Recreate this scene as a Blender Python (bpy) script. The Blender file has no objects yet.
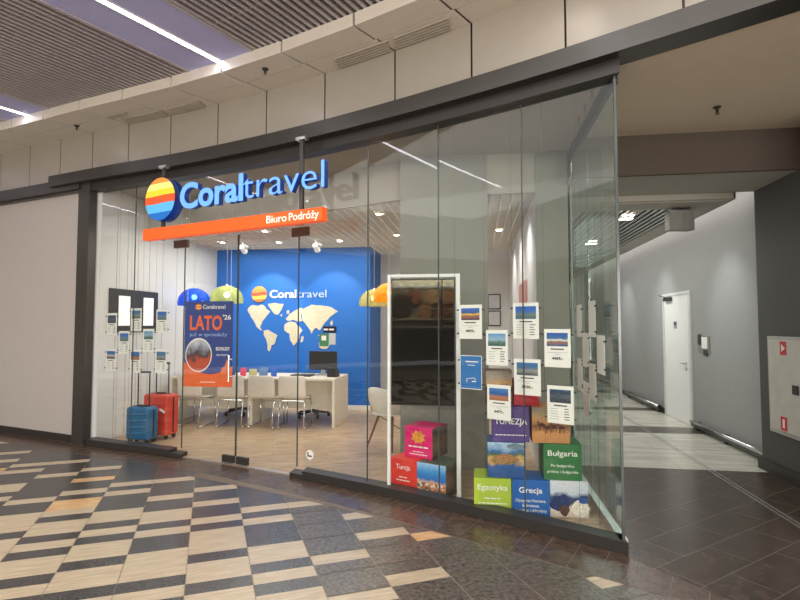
import bpy, math, random
from math import sin, cos, radians, pi, sqrt, atan2
from mathutils import Matrix, Vector
random.seed(7)
SC = bpy.context.scene
COL = SC.collection

# ------------------------------------------------------------------ camera
TH = radians(8.4); PT = radians(2.75); FPX = 520.0; EYE = 1.6
cd = bpy.data.cameras.new('camera'); cam = bpy.data.objects.new('camera', cd); COL.objects.link(cam)
cd.sensor_width = 36; cd.lens = FPX * 36 / 800.0; cd.clip_start = .05
cam.location = (0, 0, EYE); cam.rotation_euler = (pi / 2 + PT, 0, TH)
SC.camera = cam
SC.view_settings.view_transform = 'Standard'; SC.view_settings.look = 'None'
SC.view_settings.gamma = 1; SC.view_settings.exposure = 0.6
try: SC.view_settings.use_curve_mapping = False
except Exception: pass

# curve of the shop front in plan
def S(x):
    if x < -4.6: return 6.1442 - .29 * (x + 4.6)
    return 4.433 - .51 * x - .030 * x * x
def F(x, off=0.0): return (x, S(x) + off * 1.1)
def ang(x): return math.atan(-.51 - .06 * max(x, -3.7))

# ------------------------------------------------------------------ materials
MATS = {}
def srgb(c):
    def f(v):
        v /= 255.0
        return v / 12.92 if v <= .04045 else ((v + .055) / 1.055) ** 2.4
    return (f(c[0]), f(c[1]), f(c[2]), 1)
def new_mat(name):
    m = bpy.data.materials.new(name); m.use_nodes = True
    nt = m.node_tree; b = nt.nodes['Principled BSDF']
    return m, nt, b
def pm(name, c, rough=.5, metal=0, noise=.06, scale=8, bump=0, spec=.5, coat=0):
    if name in MATS: return MATS[name]
    m, nt, b = new_mat(name)
    b.inputs['Roughness'].default_value = rough; b.inputs['Metallic'].default_value = metal
    b.inputs['Specular IOR Level'].default_value = spec
    if coat: b.inputs['Coat Weight'].default_value = coat
    col = srgb(c)
    tc = nt.nodes.new('ShaderNodeTexCoord'); n = nt.nodes.new('ShaderNodeTexNoise')
    n.inputs['Scale'].default_value = scale; n.inputs['Detail'].default_value = 4
    nt.links.new(tc.outputs['Object'], n.inputs['Vector'])
    r = nt.nodes.new('ShaderNodeValToRGB')
    r.color_ramp.elements[0].position = .3; r.color_ramp.elements[1].position = .7
    r.color_ramp.elements[0].color = (*[v * (1 - noise) for v in col[:3]], 1)
    r.color_ramp.elements[1].color = (*[min(1, v * (1 + noise)) for v in col[:3]], 1)
    nt.links.new(n.outputs['Fac'], r.inputs['Fac']); nt.links.new(r.outputs['Color'], b.inputs['Base Color'])
    if bump:
        bp = nt.nodes.new('ShaderNodeBump'); bp.inputs['Strength'].default_value = bump; bp.inputs['Distance'].default_value = .01
        nt.links.new(n.outputs['Fac'], bp.inputs['Height']); nt.links.new(bp.outputs['Normal'], b.inputs['Normal'])
    MATS[name] = m; return m
def em(name, c, s):
    if name in MATS: return MATS[name]
    m, nt, b = new_mat(name)
    b.inputs['Base Color'].default_value = srgb(c)
    b.inputs['Emission Color'].default_value = srgb(c); b.inputs['Emission Strength'].default_value = s
    MATS[name] = m; return m
def glass(name, tint, refl=1.0, alpha=1.0):
    m = bpy.data.materials.new(name); m.use_nodes = True; nt = m.node_tree; nt.nodes.clear()
    o = nt.nodes.new('ShaderNodeOutputMaterial'); t = nt.nodes.new('ShaderNodeBsdfTransparent'); g = nt.nodes.new('ShaderNodeBsdfGlossy')
    f = nt.nodes.new('ShaderNodeFresnel'); ge = nt.nodes.new('ShaderNodeNewGeometry')
    io = nt.nodes.new('ShaderNodeMath'); io.operation = 'MULTIPLY_ADD'; io.inputs[1].default_value = 1 / 1.45 - 1.45; io.inputs[2].default_value = 1.45
    nt.links.new(ge.outputs['Backfacing'], io.inputs[0]); nt.links.new(io.outputs[0], f.inputs['IOR'])
    mx = nt.nodes.new('ShaderNodeMixShader'); mu = nt.nodes.new('ShaderNodeMath'); mu.operation = 'MULTIPLY'; mu.inputs[1].default_value = refl
    t.inputs['Color'].default_value = (*tint, 1); g.inputs['Roughness'].default_value = 0.0; g.inputs['Color'].default_value = (1, 1, 1, 1)
    nt.links.new(f.outputs[0], mu.inputs[0]); nt.links.new(mu.outputs[0], mx.inputs[0])
    nt.links.new(t.outputs[0], mx.inputs[1]); nt.links.new(g.outputs[0], mx.inputs[2]); nt.links.new(mx.outputs[0], o.inputs['Surface'])
    MATS[name] = m; return m
def dome_mat(name, c, tr=.55, e=0.0):
    m = bpy.data.materials.new(name); m.use_nodes = True; nt = m.node_tree; b = nt.nodes['Principled BSDF']; o = nt.nodes['Material Output']
    b.inputs['Base Color'].default_value = srgb(c); b.inputs['Roughness'].default_value = .05
    t = nt.nodes.new('ShaderNodeBsdfTransparent'); t.inputs['Color'].default_value = (*[v ** .5 for v in srgb(c)[:3]], 1)
    mx = nt.nodes.new('ShaderNodeMixShader'); mx.inputs[0].default_value = 1 - tr
    tl = nt.nodes.new('ShaderNodeBsdfTranslucent'); tl.inputs['Color'].default_value = srgb(c)
    m2 = nt.nodes.new('ShaderNodeMixShader'); m2.inputs[0].default_value = .5
    nt.links.new(b.outputs[0], m2.inputs[1]); nt.links.new(tl.outputs[0], m2.inputs[2])
    nt.links.new(t.outputs[0], mx.inputs[1]); nt.links.new(m2.outputs[0], mx.inputs[2]); nt.links.new(mx.outputs[0], o.inputs['Surface'])
    return m
def stone(name, c1, c2, rough, scale=3.0, stretch=(1, 1, 1), detail=8, grout=None, rotz=0, brick=None, bumpy=0):
    """stone / wood: noise between two colours, optional brick joints (w,h,offset,joint colour)"""
    m, nt, b = new_mat(name); b.inputs['Roughness'].default_value = rough
    tc = nt.nodes.new('ShaderNodeTexCoord'); mp = nt.nodes.new('ShaderNodeMapping'); mp.inputs['Rotation'].default_value = (0, 0, rotz)
    nt.links.new(tc.outputs['Object'], mp.inputs['Vector'])
    mp2 = nt.nodes.new('ShaderNodeMapping'); mp2.inputs['Scale'].default_value = stretch
    nt.links.new(mp.outputs[0], mp2.inputs['Vector'])
    n = nt.nodes.new('ShaderNodeTexNoise'); n.inputs['Scale'].default_value = scale; n.inputs['Detail'].default_value = detail; n.inputs['Roughness'].default_value = .65
    nt.links.new(mp2.outputs[0], n.inputs['Vector'])
    r = nt.nodes.new('ShaderNodeValToRGB'); r.color_ramp.elements[0].position = .3; r.color_ramp.elements[1].position = .7
    r.color_ramp.elements[0].color = srgb(c1); r.color_ramp.elements[1].color = srgb(c2)
    nt.links.new(n.outputs['Fac'], r.inputs['Fac']); out = r.outputs['Color']
    if brick:
        w, h, jc, js, var = brick
        br = nt.nodes.new('ShaderNodeTexBrick'); br.inputs['Scale'].default_value = 1; br.inputs['Brick Width'].default_value = w; br.inputs['Row Height'].default_value = h
        br.inputs['Mortar Size'].default_value = js; br.inputs['Mortar Smooth'].default_value = .1
        br.inputs['Color1'].default_value = (1, 1, 1, 1); br.inputs['Color2'].default_value = (var, var, var, 1); br.inputs['Mortar'].default_value = srgb(jc)
        nt.links.new(mp.outputs[0], br.inputs['Vector'])
        mx = nt.nodes.new('ShaderNodeMixRGB'); mx.blend_type = 'MULTIPLY'; mx.inputs['Fac'].default_value = 1
        nt.links.new(out, mx.inputs['Color1']); nt.links.new(br.outputs['Color'], mx.inputs['Color2'])
        m3 = nt.nodes.new('ShaderNodeMixRGB'); nt.links.new(br.outputs['Fac'], m3.inputs['Fac'])
        nt.links.new(mx.outputs[0], m3.inputs['Color1']); m3.inputs['Color2'].default_value = srgb(jc)
        out = m3.outputs[0]
    nt.links.new(out, b.inputs['Base Color'])
    MATS[name] = m; return m
def picture(name, stops, seed=0, scale=5, warp=.35, amount=.25, second=None, uvrot=False):
    """a printed photograph: vertical bands (stops bottom->top) broken up by noise"""
    m, nt, b = new_mat(name); b.inputs['Roughness'].default_value = .45
    uv = nt.nodes.new('ShaderNodeTexCoord'); sp = nt.nodes.new('ShaderNodeSeparateXYZ'); nt.links.new(uv.outputs['UV'], sp.inputs[0])
    n = nt.nodes.new('ShaderNodeTexNoise'); n.noise_dimensions = '4D'; n.inputs['W'].default_value = seed * 3.7; n.inputs['Scale'].default_value = scale; n.inputs['Detail'].default_value = 6
    nt.links.new(uv.outputs['UV'], n.inputs['Vector'])
    a = nt.nodes.new('ShaderNodeMath'); a.operation = 'MULTIPLY_ADD'; a.inputs[1].default_value = warp; a.inputs[2].default_value = -warp / 2
    nt.links.new(n.outputs['Fac'], a.inputs[0])
    ad = nt.nodes.new('ShaderNodeMath'); ad.operation = 'ADD'; nt.links.new(sp.outputs['Y'], ad.inputs[0]); nt.links.new(a.outputs[0], ad.inputs[1])
    r = nt.nodes.new('ShaderNodeValToRGB'); nt.links.new(ad.outputs[0], r.inputs['Fac'])
    e = r.color_ramp.elements
    while len(e) < len(stops): e.new(.5)
    for el, (p, c) in zip(e, stops): el.position = p; el.color = srgb(c)
    n2 = nt.nodes.new('ShaderNodeTexNoise'); n2.inputs['Scale'].default_value = scale * 5; n2.inputs['Detail'].default_value = 4
    nt.links.new(uv.outputs['UV'], n2.inputs['Vector'])
    mx = nt.nodes.new('ShaderNodeMixRGB'); mx.blend_type = 'OVERLAY'; mx.inputs['Fac'].default_value = amount * 2
    nt.links.new(r.outputs['Color'], mx.inputs['Color1']); nt.links.new(n2.outputs['Fac'], mx.inputs['Color2'])
    nt.links.new(mx.outputs[0], b.inputs['Base Color'])
    MATS[name] = m; return m

# ------------------------------------------------------------------ mesh builder
class MB:
    def __init__(s): s.v = []; s.f = []; s.m = []; s.uv = {}
    def add(s, vs, fs, M=None, mi=0):
        b = len(s.v)
        for p in vs:
            q = Vector(p)
            if M is not None: q = M @ q
            s.v.append(tuple(q))
        for f in fs: s.f.append([b + i for i in f]); s.m.append(mi)
        return s
    def box(s, x0, x1, y0, y1, z0, z1, M=None, mi=0):
        return s.add([(x0, y0, z0), (x1, y0, z0), (x1, y1, z0), (x0, y1, z0), (x0, y0, z1), (x1, y0, z1), (x1, y1, z1), (x0, y1, z1)],
                     [(0, 3, 2, 1), (4, 5, 6, 7), (0, 1, 5, 4), (1, 2, 6, 5), (2, 3, 7, 6), (3, 0, 4, 7)], M, mi)
    def prism(s, poly, z0, z1, M=None, mi=0):
        n = len(poly)
        a = sum(poly[i][0] * poly[(i + 1) % n][1] - poly[(i + 1) % n][0] * poly[i][1] for i in range(n))
        if a < 0: poly = poly[::-1]
        vs = [(x, y, z0) for x, y in poly] + [(x, y, z1) for x, y in poly]
        fs = [list(range(n))[::-1], list(range(n, 2 * n))] + [(i, (i + 1) % n, n + (i + 1) % n, n + i) for i in range(n)]
        return s.add(vs, fs, M, mi)
    def tube(s, p0, p1, r0, r1=None, seg=10, M=None, mi=0):
        r1 = r0 if r1 is None else r1
        p0 = Vector(p0); p1 = Vector(p1); d = (p1 - p0).normalized()
        a = d.orthogonal().normalized(); b = d.cross(a)
        vs = [tuple(p + (a * cos(t) + b * sin(t)) * r) for p, r in ((p0, r0), (p1, r1)) for t in [2 * pi * i / seg for i in range(seg)]]
        fs = [(i, (i + 1) % seg, seg + (i + 1) % seg, seg + i) for i in range(seg)] + [list(range(seg))[::-1], list(range(seg, 2 * seg))]
        return s.add(vs, fs, M, mi)
    def path(s, pts, r, seg=8, M=None, mi=0):
        for a, b in zip(pts, pts[1:]): s.tube(a, b, r, r, seg, M, mi)
        return s
    def lathe(s, prof, seg=28, M=None, mi=0):
        vs = [(r * cos(2 * pi * i / seg), r * sin(2 * pi * i / seg), z) for r, z in prof for i in range(seg)]
        fs = [(k * seg + i, k * seg + (i + 1) % seg, (k + 1) * seg + (i + 1) % seg, (k + 1) * seg + i) for k in range(len(prof) - 1) for i in range(seg)]
        return s.add(vs, fs, M, mi)
    def strip(s, o0, o1, z0, z1, x0, x1, n=24, mi=0):
        """box section following the curved shop front"""
        xs = [x0 + (x1 - x0) * i / n for i in range(n + 1)]
        vs = []
        for x in xs:
            a = F(x, o0); b = F(x, o1); vs += [(*a, z0), (*b, z0), (*b, z1), (*a, z1)]
        fs = []
        for i in range(n):
            for k in range(4): fs.append((4 * i + k, 4 * i + 4 + k, 4 * i + 4 + (k + 1) % 4, 4 * i + (k + 1) % 4))
        fs += [(3, 2, 1, 0), tuple(4 * n + k for k in range(4))]
        return s.add(vs, fs, None, mi)
    def build(s, name, mat, parent=None, smooth=False, bevel=0, uv=False):
        me = bpy.data.meshes.new(name); me.from_pydata(s.v, [], s.f); me.update()
        for mm in (mat if isinstance(mat, (list, tuple)) else [mat]): me.materials.append(mm)
        for p, i in zip(me.polygons, s.m): p.material_index = i; p.use_smooth = smooth
        if uv:
            l = me.uv_layers.new(name='UVMap')
            xs = [v[0] for v in s.v]; zs = [v[2] for v in s.v]
            w = max(xs) - min(xs) or 1; h = max(zs) - min(zs) or 1
            for lp in me.loops:
                v = s.v[lp.vertex_index]; l.data[lp.index].uv = ((v[0] - min(xs)) / w, (v[2] - min(zs)) / h)
        o = bpy.data.objects.new(name, me); COL.objects.link(o)
        if parent: o.parent = parent
        if bevel:
            b = o.modifiers.new('bevel', 'BEVEL'); b.width = bevel; b.segments = 2; b.limit_method = 'ANGLE'
        return o
def thing(name, loc, label, cat, rz=0, group=None):
    o = bpy.data.objects.new(name, None); COL.objects.link(o); o.empty_display_size = .1
    o.location = loc; o.rotation_euler = (0, 0, rz); o['label'] = label; o['category'] = cat
    if group: o['group'] = group
    return o
def tag(o, label, cat, group=None):
    o['label'] = label; o['category'] = cat
    if group: o['group'] = group
    return o
def struct(o, label=None):
    o['kind'] = 'structure'
    if label: o['label'] = label
    return o
def copy_tree(o, parent=None):
    c = o.copy(); COL.objects.link(c); c.parent = parent
    for ch in list(o.children): copy_tree(ch, c)
    return c
def text(name, body, mat, parent, x, y, z, h=None, w=None, bold=0.0, ext=.001, align='LEFT', space=1.0):
    """letters standing in the local XZ plane, reading from -Y; h = cap height"""
    if body.startswith('~'):          # print too small to read in the photo: word-shaped dashes
        q = random.Random(len(body)); W = w; x_ = x - (W / 2 if align == 'CENTER' else 0); m = MB(); e_ = x_ + W
        while x_ < e_ - .004:
            l = min(q.uniform(.25, .6) * h * 4, e_ - x_); m.box(x_, x_ + l, y - ext * 2, y, z, z + h * .45); x_ += l + h * .35
        return m.build('small_print', mat, parent)
    cu = bpy.data.curves.new(name, 'FONT'); cu.body = body; cu.size = 1; cu.offset = bold; cu.extrude = .5; cu.resolution_u = 4
    cu.space_character = space
    t = bpy.data.objects.new(name, cu); COL.objects.link(t)
    dg = bpy.context.evaluated_depsgraph_get(); dg.update()
    me = bpy.data.meshes.new_from_object(t.evaluated_get(dg)); bpy.data.objects.remove(t)
    xs = [v.co.x for v in me.vertices]
    if not xs: return None
    x0, x1 = min(xs), max(xs)
    k = (h / .70) if h else 1
    kx = (w / (x1 - x0)) if w else k
    if not h: k = kx
    W = (x1 - x0) * kx
    ox = {'LEFT': 0, 'CENTER': -W / 2, 'RIGHT': -W}[align]
    for v in me.vertices:
        c = v.co.copy(); v.co = (x + ox + (c.x - x0) * kx, y - c.z * ext * 2 - ext, z + c.y * k)
    me.materials.clear(); me.materials.append(mat)
    for p in me.polygons: p.material_index = 0; p.use_smooth = False
    o = bpy.data.objects.new(name, me); COL.objects.link(o); o.parent = parent
    return o

# ------------------------------------------------------------------ palette
graph = pm('graphite_metal', (78, 75, 71), .33, .5, .03)
graph_dark = pm('graphite_dark', (58, 54, 51), .45, .3, .03)
beige = pm('fascia_beige', (172, 164, 152), .3, .0, .02)
soff = pm('soffit_beige', (240, 232, 220), .4, 0, .02)
joint = pm('joint_dark', (50, 45, 40), .8)
plaster = pm('plaster_grey', (170, 165, 155), .85, 0, .02)
plaster_w = pm('plaster_white', (222, 220, 218), .8, 0, .015)
wall_g = pm('wall_grey', (150, 149, 147), .8, 0, .02)
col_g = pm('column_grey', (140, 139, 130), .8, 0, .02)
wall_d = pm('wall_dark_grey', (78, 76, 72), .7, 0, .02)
bulk_br = pm('bulkhead_brown', (84, 73, 64), .8, 0, .03)
white = pm('white_paint', (232, 230, 226), .45, 0, .01)
cream = pm('cream_panel', (190, 181, 173), .5, 0, .015)
blue_wall = pm('blue_wall', (14, 104, 196), .55, 0, .02)
slat_m = pm('slat_brown', (198, 192, 194), .45, .2, .04)
slat_bk = pm('slat_backing', (46, 42, 40), .9)
lamp_tint = pm('plaster_lamp_tint', (196, 200, 250), .7, 0, .02)  # pale plaster with the bluish lamp glow put into its base colour
alu = pm('aluminium', (200, 200, 198), .3, .9, .02)
chrome = pm('chrome', (215, 215, 215), .12, 1, .01)
black = pm('black_plastic', (22, 22, 24), .4, 0, .05)
blk_scr = pm('black_screen', (5, 5, 6), .03, 0, .0, spec=.45)
paper = pm('paper_white', (238, 234, 226), .6, 0, .01)
ink = pm('ink_dark', (52, 50, 54), .7)
ink_l = pm('ink_grey', (160, 158, 158), .7)
red_p = pm('red_print', (206, 52, 40), .5)
shell = pm('shell_white', (226, 219, 208), .35, 0, .02)
wood_leg = pm('wood_leg', (120, 75, 45), .5, 0, .1, 20)
desk_m = pm('desk_white', (228, 219, 204), .4, 0, .02)
shop_glass = glass('shop_glass', (.965, .985, .975), .62)
side_glass = glass('side_glass', (.86, .92, .89), .8)
acryl = glass('acrylic', (.97, .98, .98), .8)
lit = em('linear_light', (246, 243, 255), 9)
lamp = em('lamp_white', (255, 240, 215), 14)

# ------------------------------------------------------------------ floors
A = radians(-28.5); DT = (sin(A), cos(A)); DS = (cos(A), -sin(A))
def TXY(s, t):
    t = t - .0256 * (s + .115)
    return (s * DS[0] + t * DT[0], s * DS[1] + t * DT[1])
light_st = stone('travertine', (166, 147, 120), (210, 193, 164), .3, 3.5, (1.2, 11, 1), 9, rotz=A)
yel_st = stone('travertine_warm', (196, 140, 84), (226, 196, 146), .22, 3.0, (1.2, 6, 1), 9, rotz=A)
dark_st = stone('granite_dark', (38, 37, 38), (86, 82, 80), .26, 70, (1, 1, 1), 3)
dark_st2 = stone('granite_mid', (24, 22, 21), (124, 114, 102), .28, 34, (1, 1, 1), 3)
CW, RU, S0, T0 = .396, .1445, -.115, 3.402
rowsL = {-6: [30, 27, 24, 23, 17, 18], -5: [25, 23, 18, 19, 16, 12, 11, 10, 8, 7, 5], -4: [25, 21, 15, 12, 11, 10, 8, 7, 6, 4, 3, 1],
         -3: [22, 19, 16, 14, 13, 12, 10, 9, 7, 5, 4, 2, 0], -2: [17, 15, 11, 10, 8, 6, 5, 3, 2, 0, -1],
         -1: [17, 13, 10, 9, 7, 4, 3, 2, 0], 0: [14, 11, 8, 6, 5, 4, 2, 1, -1, -2], 1: [9, 7, 3, 2, 0, -2, -3], 2: [9, 1, -3],
         3: [6, 3, -2], 4: [2], 5: [], 6: [-5]}
fl = MB()
jn = .0025
for k in range(-22, 14):
    for n in range(-75, 48):
        cx, cy = TXY(S0 + (k + .5) * CW, T0 + (n + .5) * RU)
        if cy > S(cx) + .3 if -8 < cx < 2.2 else cy > (8 if cx < 0 else 5.2): continue
        if n < -7 or k < -6 or k > 7:
            r = random.random(); L = r < (.5 if k < 1 else .12)
            if k < -6 and n > 8: L = r < .2
        else: L = n in rowsL.get(k, [])
        q = [TXY(S0 + k * CW + jn, T0 + n * RU), TXY(S0 + (k + 1) * CW - jn, T0 + n * RU),
             TXY(S0 + (k + 1) * CW - jn, T0 + (n + 1) * RU), TXY(S0 + k * CW + jn, T0 + (n + 1) * RU)]
        mi = (4 if (k, n) in ((-3, 19), (-3, 14), (-3, 13), (4, 2), (-6, 24)) else 0) if L else 1
        if not L and k >= 2: 
            mi = 2; q[0], q[1], q[2], q[3] = [TXY(S0 + a * CW + b * .004, T0 + c * RU + d * .009) for a, b, c, d in ((k, 1, n, 1 if n % 2 == 0 else 0), (k + 1, -1, n, 1 if n % 2 == 0 else 0), (k + 1, -1, n + 1, 0), (k, 1, n + 1, 0))]
        fl.add([(*p, 0) for p in q], [(0, 1, 2, 3)], None, mi)
grout = pm('grout', (156, 144, 124), .6)
fl.add([(-14, -9, -.004), (9, -9, -.004), (9, 5.3, -.004), (-14, 9.2, -.004)], [(0, 1, 2, 3)], None, 3)
struct(fl.build('floor', [light_st, dark_st, dark_st2, grout, yel_st]), 'travertine and dark granite chequer floor of the concourse')
# brown tile band along the front
band_m = stone('brown_tile', (58, 44, 36), (100, 80, 66), .25, 14, (1, 1, 1), 6)
bd = MB(); xs = [-9.2 + .17 * 0]
x = -9.3
bw = lambda x: .34 if x < -3 else .34 + (x + 3) / 3 * .15 if x < 0 else .49
while x < 1.7:
    x2 = x + .205 * cos(ang(x)); g = .003
    a0, a1 = F(x + g, .02), F(x2 - g, .02)
    sh = .20 * (1 if True else 0)
    b0 = (x + g - sh * .9, S(x - sh * .9) - bw(x)); b1 = (x2 - g - sh * .9, S(x2 - sh * .9) - bw(x2))
    bd.add([(*b0, .003), (*b1, .003), (*a1, .003), (*a0, .003)], [(0, 1, 2, 3)])
    x = x2
gb = MB().strip(-.5 / 1.1, .03, -.002, .0022, -3, 1.7, 20).strip(-.34 / 1.1, .03, -.002, .0022, -9.3, -3, 20)
struct(gb.build('floor_band_joint', pm('grout_brown', (112, 98, 84), .5)))
struct(bd.build('floor_band', band_m), 'band of brown stone tiles along the shop front')
# entrance floor, corridor floor
ent_m = stone('entrance_tile', (46, 36, 28), (84, 68, 56), .24, 9, (1, 1, 1), 6, brick=(.6, .3, (98, 88, 80), .004, .86), rotz=radians(-40))
e = MB(); pts = [F(x, -.0) for x in [1.03 + i * .3 for i in range(9)]]
pts = [(1.03, S(1.03) - .02)] + [(x, S(x) - .3 * min(1, (x - 1.03) * 3)) for x in (1.2, 1.5, 1.9, 2.4, 3.0, 3.6)] + [(3.6, 6.24), (1.03, 6.24)]
e.prism(pts, -.01, .004)
struct(e.build('floor_entrance', ent_m), 'dark brown tiled floor at the corridor entrance')
marb = stone('corridor_marble', (172, 168, 156), (224, 221, 208), .22, 2.2, (.6, 5, 1), 7, brick=(.9, .45, (150, 144, 132), .003, .93))
c = MB().box(1.0, 3.6, 6.24, 17, -.01, .004)
MATS['entrance_tile'].node_tree.nodes['Principled BSDF'].inputs['Specular IOR Level'].default_value = .3
struct(c.build('floor_corridor', marb), 'pale marble corridor floor')
c = MB().box(1.0, 3.36, 8.25, 8.75, .004, .006).box(1.0, 3.36, 10.35, 10.7, .004, .006).box(1.0, 3.36, 13.0, 13.35, .004, .006)
struct(c.build('floor_dark_stripe', dark_st2))
c = MB().box(2.50, 2.512, 3.6, 17, .004, .009).box(2.545, 2.557, 3.6, 17, .004, .009)
struct(c.build('trim_1', alu), 'metal expansion strip in the corridor floor')
# shop floor
oak = stone('oak_floor', (148, 118, 92), (216, 190, 158), .33, 2.5, (1.2, 9, 1), 8, brick=(1.3, .19, (140, 112, 86), .003, .86), rotz=radians(-22))
s = MB(); pts = [F(x, .05) for x in [-5.15 + 6.15 * i / 20 for i in range(21)]] + [(1.0, 10.8), (-5.15, 10.8)]
s.prism(pts, -.01, .006)
struct(s.build('floor_shop', oak), 'light oak plank floor inside the travel office')

# ------------------------------------------------------------------ shop front structure
b = MB().strip(-.1, .14, 3.54, 3.69, -5.95, 4.2, 40)
struct(b.build('trim_2', graph), 'graphite metal beam cap over the shop front')
b = MB().strip(-.04, .14, 3.47, 3.56, -9.5, -5.38, 20).strip(-.02, .14, 3.55, 3.64, -9.5, -5.95, 20)
b.strip(.0, .16, 3.44, 3.535, -9.5, -5.3, 20)
struct(b.build('trim_3', graph), 'beam over the white panel')
b = MB().strip(.0, .16, 3.43, 3.54, -5.2, 1.035, 34)
struct(b.build('trim_4', graph_dark), 'glass head rail')
b = MB().strip(.0, .15, .006, .085, -5.15, -3.70, 8)
b.strip(.0, .15, .006, .05, -3.70, -3.53, 2)
struct(b.build('trim_5', graph_dark), 'graphite sill left of the doors')
b = MB().strip(.0, .15, .005, .088, -1.80, 1.03, 18)
b.strip(.0, .15, .005, .05, -1.96, -1.80, 2)
struct(b.build('trim_6', graph_dark), 'graphite sill right of the doors')
b = MB().strip(.05, .10, .004, .009, -3.5, -1.99, 6)
struct(b.build('trim_7', alu), 'pale threshold strip under the doors')
# column at left
M = Matrix.Translation((-5.30, 6.35, 0)) @ Matrix.Rotation(ang(-5.2), 4, 'Z')
c = MB().box(-.115, .115, -.02, .09, 0, 3.545, M)
struct(c.build('wall_post', graph), 'graphite post left of the shop window')
# white panel left
c = MB().strip(.05, .15, .1, 3.46, -9.5, -5.36, 1)
struct(c.build('wall_left_panel', cream), 'blank pale panel closing the neighbouring unit')
c = MB().strip(.03, .15, .003, .1, -9.5, -5.36, 10)
struct(c.build('baseboard_left', graph_dark))

# glass panes between seams
seams = [-5.05, -4.42, -3.585]
panes = [(-5.07, -4.42), (-4.42, -3.585), (-1.82, -1.067), (-1.067, -.343), (-.343, .37), (.37, 1.02)]
def pane(x0, x1, z0, z1, name, off=.075, gap=.003, mat=None):
    a = Vector((*F(x0, off), 0)); d = Vector((*F(x1, off), 0)) - a; L = d.length; rz = atan2(d.y, d.x)
    M = Matrix.Translation(a) @ Matrix.Rotation(rz, 4, 'Z')
    return MB().box(gap, L - gap, 0, .012, z0, z1, M), M, L
edge = pm('glass_edge', (70, 78, 74), .2)
for i, (a, b_) in enumerate(panes):
    g, M, L = pane(a, b_, .086, 3.43, '')
    struct(g.build('window_%d' % (i + 1), shop_glass), 'fixed frameless glass panel of the shop front')
    if i in (0, 2, 3, 4):
        o = MB().box(L - .004, L + .004, .0, .012, .086, 3.43, M).build('silicone_joint', edge, bpy.data.objects['window_%d' % (i + 1)])
# over-door glass + doors
g, M, L = pane(-3.585, -1.82, 2.665, 3.43, '')
w = struct(g.build('window_7', shop_glass), 'glass panel over the doors')
pf = pm('patch_fitting', (92, 84, 72), .4, .6)
for i, (a, b_) in enumerate([(-3.58, -2.75), (-2.745, -1.9)]):
    g, M, L = pane(a, b_, .02, 2.655, '')
    d = struct(g.build('door_%d' % (i + 1), shop_glass), ['left', 'right'][i] + ' frameless glass leaf of the shop entrance')
    hinge = (0, .2) if i == 0 else (L - .2, L)
    lo = (L - .19, L - .02) if i == 0 else (.02, .19)
    MB().box(*lo, -.014, .026, .02, .1, M).build('patch_lock', graph_dark, d)
    MB().box(0 if i else L - .006, .006 if i else L, -.001, .013, .1, 2.655, M).build('edge_seal', edge, d)
    MB().box(.0 if i == 0 else L - .008, .008 if i == 0 else L, -.001, .013, .1, 2.56, M).build('edge_seal', edge, d)
    if i == 0:
        hx = L - .07
        MB().tube((hx, -.05, .95), (hx, -.05, 1.25), .009, M=M).tube((hx, -.05, 1.0), (hx, 0, 1.0), .007, M=M).tube((hx, -.05, 1.2), (hx, 0, 1.2), .007, M=M).build('door_handle', chrome, d)
for (a, b_) in [(-3.75, -3.53), (-1.99, -1.78)]:
    g, M, L = pane(a, b_, 2.56, 2.655, '')
    tag(MB().box(0, L, -.012, .024, 2.56, 2.655, M).build('patch_fitting', pf), 'dark metal patch fitting on the glass ' + ('left of the doors' if a < -3 else 'right of the doors'), 'glass fitting')
# side return glass
sy0, sy1 = S(1.03) + .06, 5.9
for i in range(2):
    y0 = sy0 + (sy1 - sy0) * i / 2; y1 = sy0 + (sy1 - sy0) * (i + 1) / 2
    struct(MB().box(1.008, 1.02, y0 + .003, y1 - .003, .086, 3.46).build('window_%d' % (8 + i), side_glass), 'glass panel of the return beside the corridor')
struct(MB().box(1.0, 1.05, sy0 + .05, sy1, 3.4, 3.5).build('trim_8', pm('rail_side', (36, 34, 32), .6, 0)), 'head rail of the side return')
struct(MB().box(.99, 1.045, sy0 + .0, sy1, .005, .088).build('trim_9', alu), 'silver sill rail of the side return')
struct(MB().box(1.003, 1.022, sy0 - .012, sy0 + .004, .086, 3.45).build('trim_10', edge), 'dark corner joint of the glass')

# fascia panels and soffit
fx = [-9.6, -8.9, -8.15, -7.42, -6.7, -6.0, -5.32, -4.62, -3.89, -3.12, -2.39, -1.6, -.78, -.03, .715, 1.44, 2.15, 2.9, 3.6, 4.2]
b = MB()
for a, c_ in zip(fx, fx[1:]): b.strip(.12, .16, 3.64, 4.31, a + .008, c_ - .008, 3)
b.strip(.15, .2, 3.6, 4.4, -9.6, 4.2, 24, 1)
struct(b.build('wall_fascia', [beige, joint]), 'beige fascia panels above the beam')
b = MB()
SO = -.41
for a, c_ in zip(fx, fx[1:]):
    g = .008
    g = .013
    def sh(x, off):    # joints lean to the left towards the concourse
        dx = (off - .15) * .50
        return (x + dx, S(x + dx) + off * 1.1)
    for o0, o1, dx in ((.16, -.13, 0), (-.14, SO, -.02)):
        q = [sh(a + g + dx, o0), sh(c_ - g + dx, o0), sh(c_ - g + dx, o1), sh(a + g + dx, o1)]
        b.prism(q, 4.31, 4.33)
    q = [sh(a + g - .02, SO), sh(c_ - g - .02, SO), sh(c_ - g - .02, SO - .02), sh(a + g - .02, SO - .02)]
    b.prism(q, 4.31, 4.43)
b.strip(SO - .0, .2, 4.335, 4.43, -9.6, 4.2, 24, 1)
struct(b.build('ceiling_soffit', [soff, joint]), 'beige soffit panels at the edge of the concourse ceiling')
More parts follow.
